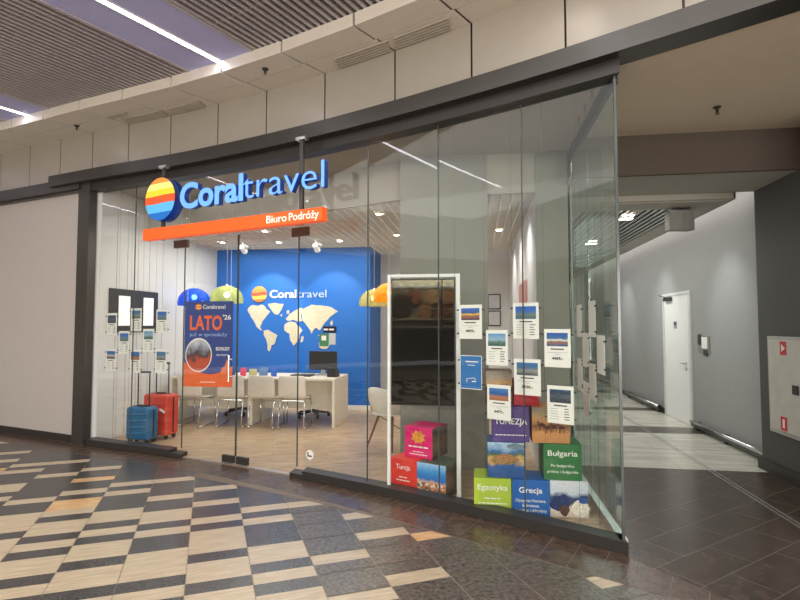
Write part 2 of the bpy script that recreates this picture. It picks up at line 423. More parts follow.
def grille(x0, x1, o0, o1, n, label):
    r = thing('ceiling_grille', (0, 0, 0), label, 'air grille')
    MB().strip(o0, o1, 4.304, 4.3085, x0, x1, 6).build('backing', slat_bk, r)
    m = MB(); w_ = (o1 - o0) / n
    for i in range(n + 1): m.strip(o0 + w_ * (i - .3), o0 + w_ * (i + .3), 4.296, 4.304, x0, x1, 6)
    m.build('slats', pm('grille_slat', (214, 204, 190), .5), r)
    r.location = (0, 0, 0)
    return r
def recenter(r):
    """put the empty at the base of its parts"""
    bpy.context.view_layer.update()
    pts = [Vector(v.co) for ch in r.children if ch.type == 'MESH' for v in ch.data.vertices]
    c_ = Vector(((min(p.x for p in pts) + max(p.x for p in pts)) / 2, (min(p.y for p in pts) + max(p.y for p in pts)) / 2, min(p.z for p in pts)))
    for ch in r.children:
        for v in ch.data.vertices: v.co -= c_
    r.location = c_
recenter(grille(-1.42, -.82, -.07, .09, 4, 'slotted air grille in the soffit left of the ceiling seam above the sign'))
recenter(grille(-.76, -.22, -.07, .09, 4, 'slotted air grille in the soffit, the one nearest the camera'))
recenter(grille(-4.6, -3.92, -.04, .10, 5, 'long slotted air grille in the far left soffit'))
recenter(grille(-3.86, -3.3, -.04, .10, 5, 'slotted air grille in the soffit above the globe sign'))
recenter(grille(-4.74, -4.42, -.17, -.11, 2, 'small square air grille at the outer edge of the far left soffit'))
def sprinkler(x, y, z, label):
    r = thing('sprinkler', (x, y, z - .06), label, 'sprinkler')
    MB().lathe([(0, .06), (.035, .06), (.03, .05), (.012, .045), (.012, .0), (0, 0)], 14).build('body', graph_dark, r, True)
    MB().lathe([(0, -.004), (.02, -.004), (.02, 0), (0, 0)], 12).build('deflector', chrome, r)
sprinkler(-2.2, 5.12, 4.31, 'dark sprinkler head in the soffit above the lettering')
sprinkler(-5.37, 6.24, 4.31, 'dark sprinkler head in the far left soffit')
sprinkler(2.136, 4.922, 3.545, 'dark sprinkler head in the ceiling of the corridor entrance')

# concourse ceiling in its own grid
Bc = radians(23.6); CT = (sin(Bc), cos(Bc)); CS = (cos(Bc), -sin(Bc))
def CXY(s, t): return (s * CS[0] + t * CT[0], s * CS[1] + t * CT[1])
MC = Matrix.Rotation(-Bc, 4, 'Z')   # local x = s, local y = t
def tmax(s):   # where a line of constant s meets the soffit edge
    t = 0
    while t < 14:
        x, y = CXY(s, t)
        if y > S(x) + SO * 1.1 - .0: return t
        t += .01
    return t
period = 3.37; e0 = -5.0
TB = -1.5
for j in range(-3, 3):
    s1 = e0 + j * period; s0 = s1 - 2.44
    m = MB(); bk = MB(); s_ = s0
    nsl = int(2.44 / .075)
    for i in range(nsl):
        sa = s0 + (i + .5) * 2.44 / nsl
        t1 = tmax(sa)
        m.box(sa - .014, sa + .014, TB, t1 + .01, 4.43, 4.475, MC)
    for tt in range(-1, 9):
        for i in range(nsl - 1):
            sa = s0 + (i + 1) * 2.44 / nsl
            if tt * .9 + .45 < tmax(sa): m.box(sa - .028, sa + .028, tt * .9 + .44, tt * .9 + .452, 4.45, 4.46, MC)
    ta, tb = tmax(s0), tmax(s1)
    m.add([(s0, TB, 4.5), (s1, TB, 4.5), (s1, tb + .4, 4.5), (s0, ta + .4, 4.5)], [(3, 2, 1, 0)], MC, 1)
    m.box(s0 - .01, s0 + .01, TB, ta, 4.42, 4.5, MC, 0).box(s1 - .01, s1 + .01, TB, tb, 4.42, 4.5, MC, 0)
    struct(m.build('ceiling_slats_%d' % (j + 4), [slat_m, slat_bk]), 'brown metal slat panel of the concourse ceiling')
    p = MB(); L0, L1 = s1 + .01, s1 + .93 - .01; mid = s1 + .465
    def slab(a, b_, z0, z1, mm=0):
        n = 4
        poly = [(a, TB), (b_, TB), (b_, tmax(b_) + .02), (a, tmax(a) + .02)]
        p.prism(poly, z0, z1, MC, mm)
    slab(L0, mid - .045, 4.43, 4.5); slab(mid + .045, L1, 4.43, 4.5); slab(mid - .05, mid + .05, 4.48, 4.5)
    struct(p.build('ceiling_band_%d' % (j + 4), lamp_tint), 'pale plaster band of the concourse ceiling')
    te = tmax(mid) - .03
    r = thing('linear_light', (0, 0, 0), '', 'light')
    xx, yy = CXY(mid, te)
    r['label'] = {0: 'long white linear light in the pale ceiling band, the nearer of the two', -1: 'long white linear light in the far left ceiling band'}.get(j, 'linear ceiling light out of view')
    if j not in (0, -1): r['group'] = 'linear lights beyond the frame'
    if j == 0: r['label'] = 'long white linear light in the pale ceiling band right of the large slat panel'
    t0 = TB
    while t0 < te - .1:
        MB().box(mid - .032, mid + .032, t0, min(t0 + 3.4, te), 4.425, 4.44, MC).build('diffuser', lit, r)
        t0 += 3.41
    MB().box(mid - .045, mid - .032, TB, te, 4.42, 4.47, MC).box(mid + .032, mid + .045, TB, te, 4.42, 4.47, MC).build('frame', white, r)
    recenter(r)
# concourse closure far behind the camera
sf = em('opposite_shop_light', (255, 236, 200), 1.2)

# ------------------------------------------------------------------ entrance and corridor
m = MB(); pts = [F(x, -.02) for x in (1.0, 1.5, 2.0, 2.6, 3.2, 3.7)] + [(3.7, 5.55), (1.0, 5.55)]
m.prism(pts, 3.545, 3.6); struct(m.build('ceiling_entrance', pm('plaster_entrance', (232, 216, 194), .85, 0, .02)), 'plain plaster ceiling of the corridor entrance')
struct(MB().box(1.0, 3.7, 5.55, 5.6, 3.13, 3.6).build('wall_bulkhead', bulk_br), 'brown bulkhead over the corridor')
struct(MB().box(1.0, 3.7, 5.6, 6.43, 3.13, 3.18).build('ceiling_step', plaster))
m = MB().box(1.0, 2.96, 6.43, 6.5, 3.06, 3.3)
m.box(1.0, 2.96, 6.5, 6.9, 3.05, 3.1).box(2.68, 2.96, 6.9, 17, 3.05, 3.1).box(1.0, 1.3, 6.9, 17, 3.05, 3.1).box(2.94, 2.96, 6.43, 17, 3.05, 3.4)
struct(m.build('ceiling_corridor', plaster), 'plaster rim of the corridor ceiling')
struct(MB().box(2.96, 3.4, 6.43, 17, 3.4, 3.45).box(1.0, 3.4, 6.43, 6.45, 3.15, 3.45).build('ceiling_cove', plaster_w))
m = MB()
for i in range(16): m.box(1.33 + i * .085, 1.37 + i * .085, 6.9, 16.9, 3.07, 3.12)
m.box(1.3, 2.68, 6.9, 17, 3.14, 3.15, None, 1)
struct(m.build('ceiling_corridor_slats', [alu, slat_bk]), 'metal slats of the corridor ceiling')
struct(MB().box(3.35, 3.5, 6.4, 17, 0, 3.42).build('wall_corridor', wall_g), 'grey corridor wall with wall-washed light')
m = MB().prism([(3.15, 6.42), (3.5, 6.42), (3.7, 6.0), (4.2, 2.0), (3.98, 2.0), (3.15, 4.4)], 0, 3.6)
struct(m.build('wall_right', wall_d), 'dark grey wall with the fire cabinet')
struct(MB().box(3.11, 3.15, 4.4, 6.44, .003, .13).build('baseboard_right', graph_dark))
struct(MB().box(1.0, 3.5, 17, 17.1, 0, 3.4).build('wall_corridor_end', plaster_w))
struct(MB().box(3.33, 3.35, 6.42, 8.78, .003, .1).box(3.33, 3.35, 9.98, 17, .003, .1).build('baseboard_corridor', graph_dark))
# corridor door
dr = MB().box(3.335, 3.355, 8.86, 9.94, .01, 2.1).build('door_3', white); struct(dr, 'white corridor door')
MB().box(3.322, 3.352, 8.78, 8.86, .004, 2.15).box(3.322, 3.352, 9.94, 10.0, .004, 2.15).box(3.322, 3.352, 8.86, 9.94, 2.1, 2.15).build('door_frame', pm('frame_grey', (205, 206, 204), .5), dr)
MB().tube((3.335, 9.0, .98), (3.29, 9.0, .98), .011).tube((3.29, 9.0, .98), (3.29, 9.14, .98), .01).tube((3.337, 9.0, .98), (3.33, 9.0, .98), .026, seg=16).tube((3.337, 9.0, .89), (3.33, 9.0, .89), .026, seg=16).build('door_handle', alu, dr)
MB().box(3.332, 3.336, 9.36, 9.5, 1.54, 1.66).build('door_sign', pm('sign_grey', (150, 150, 150), .4), dr)
MB().box(3.3305, 3.333, 9.38, 9.48, 1.6, 1.645).build('sign_print', ink, dr)
MB().box(3.28, 3.335, 9.55, 9.85, 2.02, 2.08).tube((3.29, 9.7, 2.07), (3.25, 9.95, 2.13), .008).build('door_closer', graph, dr)
# crash rail
r = thing('crash_rail', (3.33, 6.5, 0), 'low steel crash rail along the corridor wall, nearest the fire cabinet', 'rail')
MB().box(-.07, -.045, .05, 2.2, .045, .1).build('rail_face', graph, r, bevel=.006)
MB().tube((-.06, .03, .115), (-.06, 2.2, .115), .024, seg=14).build('rail_tube', chrome, r, True)
MB().tube((-.06, .0, .115), (-.06, .035, .115), .034, seg=16).build('end_cap', black, r)
for yy in (.15, 1.1, 2.0): MB().box(-.045, .0, yy, yy + .06, .0, .13).build('bracket', graph_dark, r)
r2 = copy_tree(r); r2.location = (3.33, 10.1, 0); r2['label'] = 'low steel crash rail beyond the white corridor door'
# notice panel beside door
r = thing('notice_panel', (3.351, 8.35, 1.18), 'small notice panel with white paper beside the corridor door', 'notice')
MB().box(-.012, 0, -.2, .2, .0, .26).build('holder', pm('holder_grey', (128, 128, 128), .4), r)
MB().box(-.016, -.012, -.13, .06, .07, .24).build('paper', paper, r)
MB().box(-.018, -.012, .08, .19, .12, .28).build('reader', graph, r)
MB().box(-.018, -.012, -.14, .0, -.03, .05).build('label_strip', ink, r)
# fire cabinet
r = thing('fire_cabinet', (3.15, 5.72, .46), 'white fire hose cabinet on the dark wall at the right', 'cabinet')
MB().box(-.02, 0, -.62, .49, 0, 1.02).build('frame', pm('cab_grey', (176, 172, 166), .5), r, bevel=.003)
d = MB().box(-.032, -.018, -.58, .45, .04, .98).build('door', pm('cab_door', (196, 191, 182), .5), r, bevel=.003)
MB().box(-.045, -.032, -.07, .02, .45, .54).build('lock', black, d)
def fire_sign(y, z, arrow):
    s_ = MB().box(-.035, -.032, y - .055, y + .055, z - .07, z + .07).build('sign', pm('fire_red', (196, 44, 50), .5), d)
    m = MB()
    if arrow:
        m.add([(-.036, y + .03, z - .04), (-.036, y + .03, z + .045), (-.036, y - .035, z + .0)], [(0, 1, 2)])
    else: m.box(-.037, -.035, y - .017, y + .017, z - .045, z + .045)
    m.build('symbol', paper, s_)
fire_sign(.17, .9, True); fire_sign(.2, .125, False)
# ceiling loudspeaker box
r = thing('ceiling_speaker', (2.52, 6.78, 3.05), 'grey box loudspeaker hanging under the corridor ceiling', 'speaker')
M = Matrix.Rotation(radians(6), 4, 'Z')
MB().box(-.16, .005, -.0, .14, -.28, -.03, M).box(.005, .16, .0, .14, -.28, -.03, M @ Matrix.Rotation(radians(12), 4, 'Z')).build('housing', pm('speaker_grey', (140, 138, 132), .6), r, bevel=.01)
MB().tube((0, .07, -.03), (0, .07, 0), .03).box(-.1, .1, .03, .11, -.01, 0).build('bracket', graph_dark, r)
# corridor downlights
def downlight(x, y, z, rr, label, group=None, nm='downlight', st=None):
    r = thing(nm, (x, y, z), label, 'light', group=group)
    MB().lathe([(rr * .7, -.002), (rr, -.006), (rr, .004)], 20).build('trim_ring', white, r, True)
    MB().lathe([(0, -.004), (rr * .72, -.004)], 20).build('lamp', lamp, r)
    return r
r = thing('corridor_light', (2.02, 7.4, 3.05), 'bright rectangular lamp in the corridor slats', 'light')
MB().box(-.08, .08, -.035, .035, -.012, .04).build('lamp', lamp, r); MB().box(-.09, .09, -.045, .045, -.005, .02).build('trim', white, r)
r3 = copy_tree(r); r3.location = (2.02, 9.6, 3.05); r3['label'] = 'further rectangular lamp in the corridor slats'

# ------------------------------------------------------------------ shop shell
zc = 3.08
struct(MB().box(-5.2, -5.1, 6.43, 9.7, 0, 3.55).build('wall_shop_left', plaster_w), 'white side wall of the travel office')
bw_ = MB().box(-5.1, -2.0, 9.65, 10.75, 0, 3.1)
struct(bw_.build('wall_shop_back', blue_wall), 'bright blue rear wall of the travel office')
struct(MB().box(-5.1, -1.99, 9.635, 9.652, .006, .09).box(-2.0, -1.985, 9.64, 10.75, .006, .09).build('baseboard_back', white))
struct(MB().box(-2.0, 1.03, 10.75, 10.85, 0, 3.1).build('wall_shop_rear', plaster_w), 'white rear wall behind the column')
struct(MB().box(.66, 1.03, 5.9, 10.8, 0, 3.55).build('wall_shop_right', plaster_w), 'plaster side wall by the glass return')
struct(MB().box(.99, 1.045, 5.9, 17, 0, 3.6).build('wall_corridor_left', plaster_w))
struct(MB().box(-.86, .125, 5.85, 6.6, 0, 3.54).build('wall_column', col_g), 'broad grey plaster column inside the window')
struct(MB().box(.655, 1.0, 5.88, 5.9, 0, 3.55).build('wall_shop_right_end', col_g), 'grey end face of the side wall')
# high plaster ceiling behind glass
m = MB(); xs = [-5.2 + (5.85 - .0) * i / 16 for i in range(17)]
pts = [F(x, .15) for x in [-5.2 + 6.23 * i / 20 for i in range(21)]] + [(1.03, 5.92)] + [(x, max(5.92, S(x) + 1.17)) for x in [-.55 - 4.65 * i / 12 for i in range(13)]]
m.prism(pts, 3.53, 3.58); struct(m.build('ceiling_shop_front', plaster), 'plaster ceiling strip behind the shop glass')
m = MB(); pth = [(.66, 5.9), (-.62, 5.9)] + [(x, S(x) + 1.15) for x in [-.7 - 4.5 * i / 12 for i in range(13)]]
for a, b_ in zip(pth, pth[1:]):
    m.prism([a, b_, (b_[0], b_[1] + .05), (a[0], a[1] + .05)], 3.08, 3.55)
struct(m.build('wall_shop_bulkhead', plaster), 'plaster bulkhead in front of the open grid ceiling')
# lattice ceiling
m = MB(); lt = pm('lattice_white', (240, 234, 222), .5)
def front(x): return max(5.95, S(x) + 1.18)
x = -5.08
while x < .66:
    m.box(x - .006, x + .006, front(x), 10.7, 3.08, 3.13); x += .125
y = 5.97
while y < 10.7:
    # x range where front(x) < y
    xa = -5.1
    while front(xa) > y and xa < .6: xa += .02
    m.box(xa, .66, y - .006, y + .006, 3.08, 3.13); y += .125
struct(m.build('ceiling_shop_lattice', lt), 'white open-cell lattice ceiling of the travel office')
m = MB()
for y in (7.9, 8.9, 9.5): m.box(-5.05, .6, y, y + .05, 3.32, 3.36)
struct(m.build('ceiling_shop_carrier', graph_dark))
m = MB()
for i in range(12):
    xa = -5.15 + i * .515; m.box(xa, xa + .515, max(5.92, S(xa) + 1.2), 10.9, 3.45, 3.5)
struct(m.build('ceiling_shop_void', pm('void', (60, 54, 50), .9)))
dl = [(-4.5, 8.7, 'downlight in the lattice ceiling above the blue pendant'), (-3.5, 8.85, 'downlight in the lattice ceiling above the wall lettering'),
      (-2.38, 8.85, 'downlight in the lattice ceiling at the right end of the blue wall'), (-1.28, 6.75, 'downlight at the front edge of the lattice, right of the orange sign plate'),
      (-1.3, 8.4, 'downlight in the lattice ceiling above the orange pendant'), (-3.3, 7.75, 'downlight in the lattice ceiling just behind the orange sign plate'), (.35, 8.2, 'downlight in the lattice ceiling right of the column')]
for x, y, lb in dl: downlight(x, y, 3.078, .06, lb)
def track_spot(x, y, label, ax=0):
    r = thing('track_spotlight', (x, y, 3.08), label, 'spotlight')
    MB().tube((0, 0, 0), (0, 0, -.09), .008).box(-.05, .05, -.015, .015, -.012, 0).build('stem', white, r)
    MB().tube((-.0, -.05, -.12), (.0, .1, -.19), .045, .05, 16).build('lamp_head', white, r)
    MB().tube((.02, .0, -.09), (.09, .02, -.13), .03, .03, 12).build('driver', pm('driver_grey', (170, 170, 170), .5), r)
track_spot(-4.05, 8.55, 'white track spotlight aimed at the blue wall, left of the map lettering')
track_spot(-2.72, 8.55, 'white track spotlight aimed at the blue wall, above the right of the map')

# world map
LX = lambda px: -4.447 + (px - 247) * (1.832 / 91.0)
LZ = lambda py: 2.03 - (py - 303) * (.942 / 49.0)
conts = [
 [(247, 310), (252, 305), (258, 306), (263, 305), (266, 309), (270, 312), (267, 316), (264, 320), (262, 324), (260, 327), (263, 331), (260, 330), (256, 326), (253, 320), (250, 315)],
 [(268, 304), (275, 303), (284, 304), (282, 309), (278, 315), (273, 312), (270, 308)],
 [(264, 331), (268, 330), (273, 333), (278, 336), (276, 342), (272, 346), (270, 352), (268, 350), (267, 341), (264, 336)],
 [(285, 325), (290, 322), (296, 323), (300, 327), (303, 331), (300, 335), (298, 341), (294, 346), (291, 341), (290, 334), (285, 331)],
 [(286, 319), (290, 314), (295, 311), (301, 308), (304, 311), (301, 316), (303, 321), (298, 322), (293, 320), (288, 321)],
 [(304, 309), (312, 305), (322, 306), (332, 308), (338, 312), (332, 316), (328, 320), (323, 326), (320, 331), (316, 328), (312, 334), (308, 327), (304, 322), (302, 315)],
 [(319, 343), (325, 341), (330, 345), (327, 349), (320, 348)],
 [(302, 337), (304, 336), (303, 342), (301, 342)], [(280, 315), (283, 314), (282, 317)], [(287, 311), (289, 310), (289, 314), (287, 315)],
 [(318, 335), (323, 337), (329, 340), (326, 341), (320, 339)], [(330, 323), (332, 320), (333, 323), (331, 326)]]
r = thing('world_map', (-3.5, 9.65, 1.1), 'off-white world map relief on the blue rear wall', 'wall decoration')
MY = Matrix(((1, 0, 0, 0), (0, 0, -1, 0), (0, 1, 0, 0), (0, 0, 0, 1)))
for c_ in conts:
    rnd = []
    for i, (px, py) in enumerate(c_):
        qx, qy = c_[(i + 1) % len(c_)]
        rnd += [(px, py), ((px + qx) / 2 + random.uniform(-.9, .9), (py + qy) / 2 + random.uniform(-.8, .8))]
    MB().prism([(LX(px) + 3.5, LZ(py) - 1.1) for px, py in rnd], 0, .012, MY).build('continent', pm('map_cream', (214, 204, 180), .6, 0, .1, 30), r)

def globe_disc(parent, R_, cols, y0, y1, name='globe_logo', stops=(-1, -.62, -.18, .22, .62, 1.0), wave=.06, rim=None):
    m = MB()
    for i in range(len(cols)):
        a, b_ = stops[i], stops[i + 1]; n = 14; up = []; lo = []
        for k in range(n + 1):
            def pt(v, t):
                x0 = sqrt(max(0, 1 - v * v)); x = -x0 + 2 * x0 * t
                z = v + (wave * sin(x * 2.6 + v) * (1 - v * v) if abs(v) < .99 else 0)
                l = sqrt(x * x + z * z)
                if t in (0.0, 1.0) and l > 0 and abs(v) < .99: x, z = x / l, z / l
                return (x * R_, z * R_)
            up.append(pt(b_, k / n)); lo.append(pt(a, k / n))
        # follow the circle along both sides
        def side(sg):
            a0 = math.asin(max(-1, min(1, lo[0 if sg < 0 else -1][1] / R_))); a1 = math.asin(max(-1, min(1, up[0 if sg < 0 else -1][1] / R_)))
            return [(sg * R_ * cos(a0 + (a1 - a0) * j / 8), R_ * sin(a0 + (a1 - a0) * j / 8)) for j in range(1, 8)]
        poly = lo + side(1) + up[::-1] + side(-1)[::-1]
        pp = [poly[0]]
        for q in poly[1:]:
            if (q[0] - pp[-1][0]) ** 2 + (q[1] - pp[-1][1]) ** 2 > (R_ * .004) ** 2: pp.append(q)
        if (pp[0][0] - pp[-1][0]) ** 2 + (pp[0][1] - pp[-1][1]) ** 2 < (R_ * .004) ** 2: pp.pop()
        m.prism(pp, -y1, -y0, MY, i)
    return m.build(name, cols, parent)

r = thing('wall_sign', (-4.2, 9.65, 2.2), 'white lettering with striped round logo on the blue rear wall', 'sign')
g = globe_disc(r, .155, [pm('ws_or', (240, 120, 60), .5), pm('ws_y', (250, 190, 90), .5), pm('ws_r', (232, 84, 60), .5), pm('ws_o2', (244, 150, 80), .5), pm('ws_o3', (248, 170, 90), .5)], -.03, -.012)
text('lettering', 'Coral', paper, r, .21, -.006, -.07, h=.15, w=.54, bold=.02, ext=.006)
text('lettering', 'travel', pm('letter_pale', (190, 210, 235), .5), r, .77, -.006, -.07, h=.15, w=.58, bold=-.002, ext=.006)

# ------------------------------------------------------------------ outdoor sign on the glass
p0 = Vector((-4.06, 5.845, 0)); p1 = Vector((-1.46, 4.95, 0)); rz = atan2((p1 - p0).y, (p1 - p0).x); SL = (p1 - p0).length
r = thing('shop_sign', (p0.x, p0.y, 2.6), 'large blue illuminated lettering with striped globe and orange plate over the glass', 'sign', rz)
bl_face = em('letter_face', (96, 150, 245), .75); bl_side = pm('letter_side', (24, 62, 150), .4)
k = lambda px: None
text('letter_body', 'Coral', bl_side, r, .71, .0, .35, h=.285, w=.98, bold=.028, ext=.03)
text('letter_body', 'travel', bl_side, r, 1.69, .0, .355, h=.285, w=1.065, bold=-.008, ext=.03)
text('lettering', 'Coral', bl_face, r, .71, -.062, .35, h=.285, w=.98, bold=.026, ext=.003)
text('lettering', 'travel', bl_face, r, 1.69, -.062, .355, h=.285, w=1.065, bold=-.010, ext=.003)
g = globe_disc(r, .255, [em('g_db', (20, 110, 200), .25), em('g_lb', (90, 180, 235), .3), em('g_r', (226, 86, 40), .3), em('g_y', (240, 205, 50), .35), em('g_p', (244, 232, 130), .35), em('g_o', (245, 150, 60), .3)], -.05, -.043, 'globe_face', stops=(-1, -.62, -.2, .16, .45, .74, 1.0), wave=.02)
g.location = (.41, .02 - .075, .49)
gb_ = MB().tube((.41, .03, .49), (.41, -.03, .49), .257, seg=48).build('globe_body', bl_side, r)
orange = em('orange_plate', (240, 92, 24), .35)
pl = MB().box(.10, SL, -.09, .0, .02, .155).build('name_plate', orange, r, bevel=.004)
ZD = .804
pw = em('plate_white', (250, 240, 225), .35)
text('lettering', 'Biuro', pw, pl, 2.05, -.092, .052, h=.08, w=.265, bold=.004, ext=.002)
text('lettering', 'Podrózy', pw, pl, 2.345, -.092, .052, h=.08, w=.37, bold=.004, ext=.002)
MB().box(2.345 + .37 * ZD - .007, 2.345 + .37 * ZD + .007, -.096, -.092, .113, .127).build('letter_dot', pw, pl)
for px_ in (.33, 2.42):
    MB().box(px_ - .022, px_ + .022, .0, .03, .02, .92).build('post', graph, r)
    MB().box(px_ - .06, px_ + .06, -.02, .04, .9, .93).build('clamp', alu, r)

# ------------------------------------------------------------------ pendants
def pendant(x, y, z, mat, lb, nm='dome_pendant', rr=.26):
    r = thing(nm, (x, y, z), lb, 'pendant lamp')
    prof = [(rr * cos(t), rr * sin(t) * .92) for t in [radians(-12 + 102 * i / 12) for i in range(13)]]
    MB().lathe([(a, b_ + .05) for a, b_ in prof], 36).build('lamp_shade', mat, r, True)
    bz = .14
    MB().lathe([(.0, bz - .045), (.03, bz - .035), (.045, bz), (.03, bz + .035), (.0, bz + .045)], 16).build('bulb', lamp, r, True)
    MB().lathe([(.02, bz + .04), (.02, .31), (0, .31)], 12).build('socket', chrome, r, True)
    MB().tube((0, 0, .27), (0, 0, 3.08 - z), .003, seg=6).build('cord', ink_l, r)
    l = bpy.data.lights.new('bulb_light', 'POINT'); l.energy = 8; l.color = (1, .88, .7); l.shadow_soft_size = .05
    lo = bpy.data.objects.new('bulb_light', l); COL.objects.link(lo); lo.location = (0, 0, .14); lo.parent = r
    return r
pendant(-4.62, 8.0, 1.92, dome_mat('dome_blue', (20, 90, 220), .3), 'translucent blue dome pendant over the desk, leftmost')
pendant(-4.0, 7.9, 1.95, dome_mat('dome_green', (190, 200, 130), .5), 'pale olive-green dome pendant beside the blue one')
pendant(-1.74, 8.75, 1.92, dome_mat('dome_clear', (225, 210, 130), .65), 'clear yellowish dome pendant behind the orange one')
pendant(-1.33, 7.9, 1.96, dome_mat('dome_orange', (250, 150, 10), .2), 'glossy orange dome pendant beside the column')

# ------------------------------------------------------------------ desks, chairs
def desk(x0, x1, lb):
    r = thing('office_desk', ((x0 + x1) / 2, 8.35, .006), lb, 'desk')
    w = (x1 - x0) / 2
    MB().box(-w, w, -.43, .43, .72, .755).build('desktop', desk_m, r, bevel=.003)
    MB().box(w - .04, w, -.43, .43, 0, .72).build('end_panel', desk_m, r, bevel=.003)
    MB().box(-w, -w + .04, -.43, .43, 0, .72).build('end_panel', desk_m, r, bevel=.003)
    MB().box(-w + .04, w - .04, .08, .1, .2, .72).build('modesty_panel', desk_m, r)
desk(-3.585, -2.2, 'white office desk with the monitor, right-hand one'); desk(-4.98, -3.59, 'white office desk behind the hanging poster, left-hand one')
def chair():
    r = thing('visitor_chair', (0, 0, .006), '', 'chair')
    # seat shell with back, faces +y
    m = MB(); W = .22; prof = [(.24, .44), (.18, .455), (.0, .44), (-.15, .445), (-.2, .49), (-.225, .6), (-.245, .72), (-.26, .82)]
    n = 8
    for s_ in (0, 1):
        pass
    vs = []
    for (yy, zz) in prof:
        for i in range(n + 1):
            u = -1 + 2 * i / n
            vs.append((u * W * (1 if zz < .7 else .97), yy + (.04 * u * u if zz > .5 else 0), zz + (.015 * u * u if zz < .5 else 0)))
    fs = [(a * (n + 1) + i, a * (n + 1) + i + 1, (a + 1) * (n + 1) + i + 1, (a + 1) * (n + 1) + i) for a in range(len(prof) - 1) for i in range(n)]
    m.add(vs, fs)
    o = m.build('seat_shell', shell, r, True); sd = o.modifiers.new('s', 'SOLIDIFY'); sd.thickness = .014; sd.offset = 0
    sb = o.modifiers.new('b', 'SUBSURF'); sb.levels = 1; sb.render_levels = 1
    for sx in (-1, 1):
        MB().path([(sx * .19, .2, .43), (sx * .205, .22, .02), (sx * .205, -.26, .012), (sx * .19, -.16, .43)], .011).build('sled_leg', chrome, r, True)
    for yy in (.15, -.13): MB().tube((-.2, yy, .42), (.2, yy, .42), .01).build('crossbar', chrome, r)
    return r
ch = chair()
spots = [(-2.83, 7.92, 3, 'white visitor chair tucked under the right end of the desk'), (-3.30, 7.9, -2, 'white visitor chair second from the right at the desks'),
         (-3.82, 7.88, 4, 'white visitor chair just right of the hanging poster'), (-4.45, 7.84, -6, 'white visitor chair below the hanging poster')]
for i, (x, y, a, lb) in enumerate(spots):
    o = ch if i == 0 else copy_tree(ch)
    o.location = (x, y, .006); o.rotation_euler.z = radians(a); o['label'] = lb; o['group'] = 'visitor chairs at the desks'
# office swivel chairs behind desk (dark star bases)
def swivel(x, y, lb):
    r = thing('swivel_chair', (x, y, .006), lb, 'chair', group='swivel chairs behind the desks')
    m = MB()
    for i in range(5):
        t = 2 * pi * i / 5 + .3; m.tube((0, 0, .1), (.28 * cos(t), .28 * sin(t), .06), .022, .016)
    m.build('star_base', black, r)
    for i in range(5):
        t = 2 * pi * i / 5 + .3; MB().tube((.28 * cos(t) - .02, .28 * sin(t), .03), (.28 * cos(t) + .02, .28 * sin(t), .03), .03, seg=12).build('castor', black, r)
    MB().tube((0, 0, .1), (0, 0, .44), .025).build('gas_stem', black, r)
    MB().box(-.23, .23, -.22, .22, .44, .5).build('seat', black, r, bevel=.03)
    MB().box(-.2, .2, .21, .25, .55, .74).box(-.03, .03, .2, .24, .46, .6).build('backrest', black, r, bevel=.015)
swivel(-2.85, 8.85, 'black swivel chair behind the right-hand desk'); swivel(-4.2, 8.9, 'black swivel chair behind the left-hand desk')
# eames chair
r = thing('shell_chair', (-1.12, 6.8, .006), 'white plastic shell armchair with wooden legs beside the window display', 'chair', radians(-35))
m = MB(); n = 12
rings = [(.10, .44, 0), (.2, .45, 0), (.26, .50, .0), (.3, .62, .45), (.31, .72, .8), (.315, .80, 1.0)]
vs = []
for (rad, z, k_) in rings:
    for i in range(25):
        t = radians(-200 + 220 * i / 24) if k_ > 0 else radians(-200 + 220 * i / 24)
        back = max(0, cos(t + pi / 2)) 
        zz = z if k_ == 0 else .50 + (z - .50) * (.35 + .65 * back)
        vs.append((rad * cos(t), rad * sin(t) * .95, zz))
fs = [(a * 25 + i, a * 25 + i + 1, (a + 1) * 25 + i + 1, (a + 1) * 25 + i) for a in range(5) for i in range(24)]
m.add(vs, fs); m.add([(.27 * cos(t) * .95, .25 * sin(t), .45) for t in [2 * pi * i / 20 for i in range(20)]], [list(range(20))])
o = m.build('seat_shell', shell, r, True); sd = o.modifiers.new('s', 'SOLIDIFY'); sd.thickness = .012
for sx, sy in ((-1, -1), (1, -1), (1, 1), (-1, 1)):
    MB().tube((sx * .12, sy * .1, .43), (sx * .23, sy * .22, 0), .017, .011).build('leg', wood_leg, r)
MB().path([(-.12, -.1, .4), (.18, .17, .15)], .005).path([(.12, -.1, .4), (-.18, .17, .15)], .005).path([(-.12, .1, .4), (.18, -.17, .15)], .005).build('wire_brace', black, r)
r = thing('round_table', (-.85, 7.85, .006), 'round white table behind the shell chair', 'table')
MB().tube((0, 0, .71), (0, 0, .735), .4, seg=36).build('tabletop', white, r)
MB().tube((0, 0, .02), (0, 0, .71), .03, seg=12).lathe([(0, .03), (.05, .028), (.24, .01), (.24, 0), (0, 0)], 28).build('pedestal', white, r)

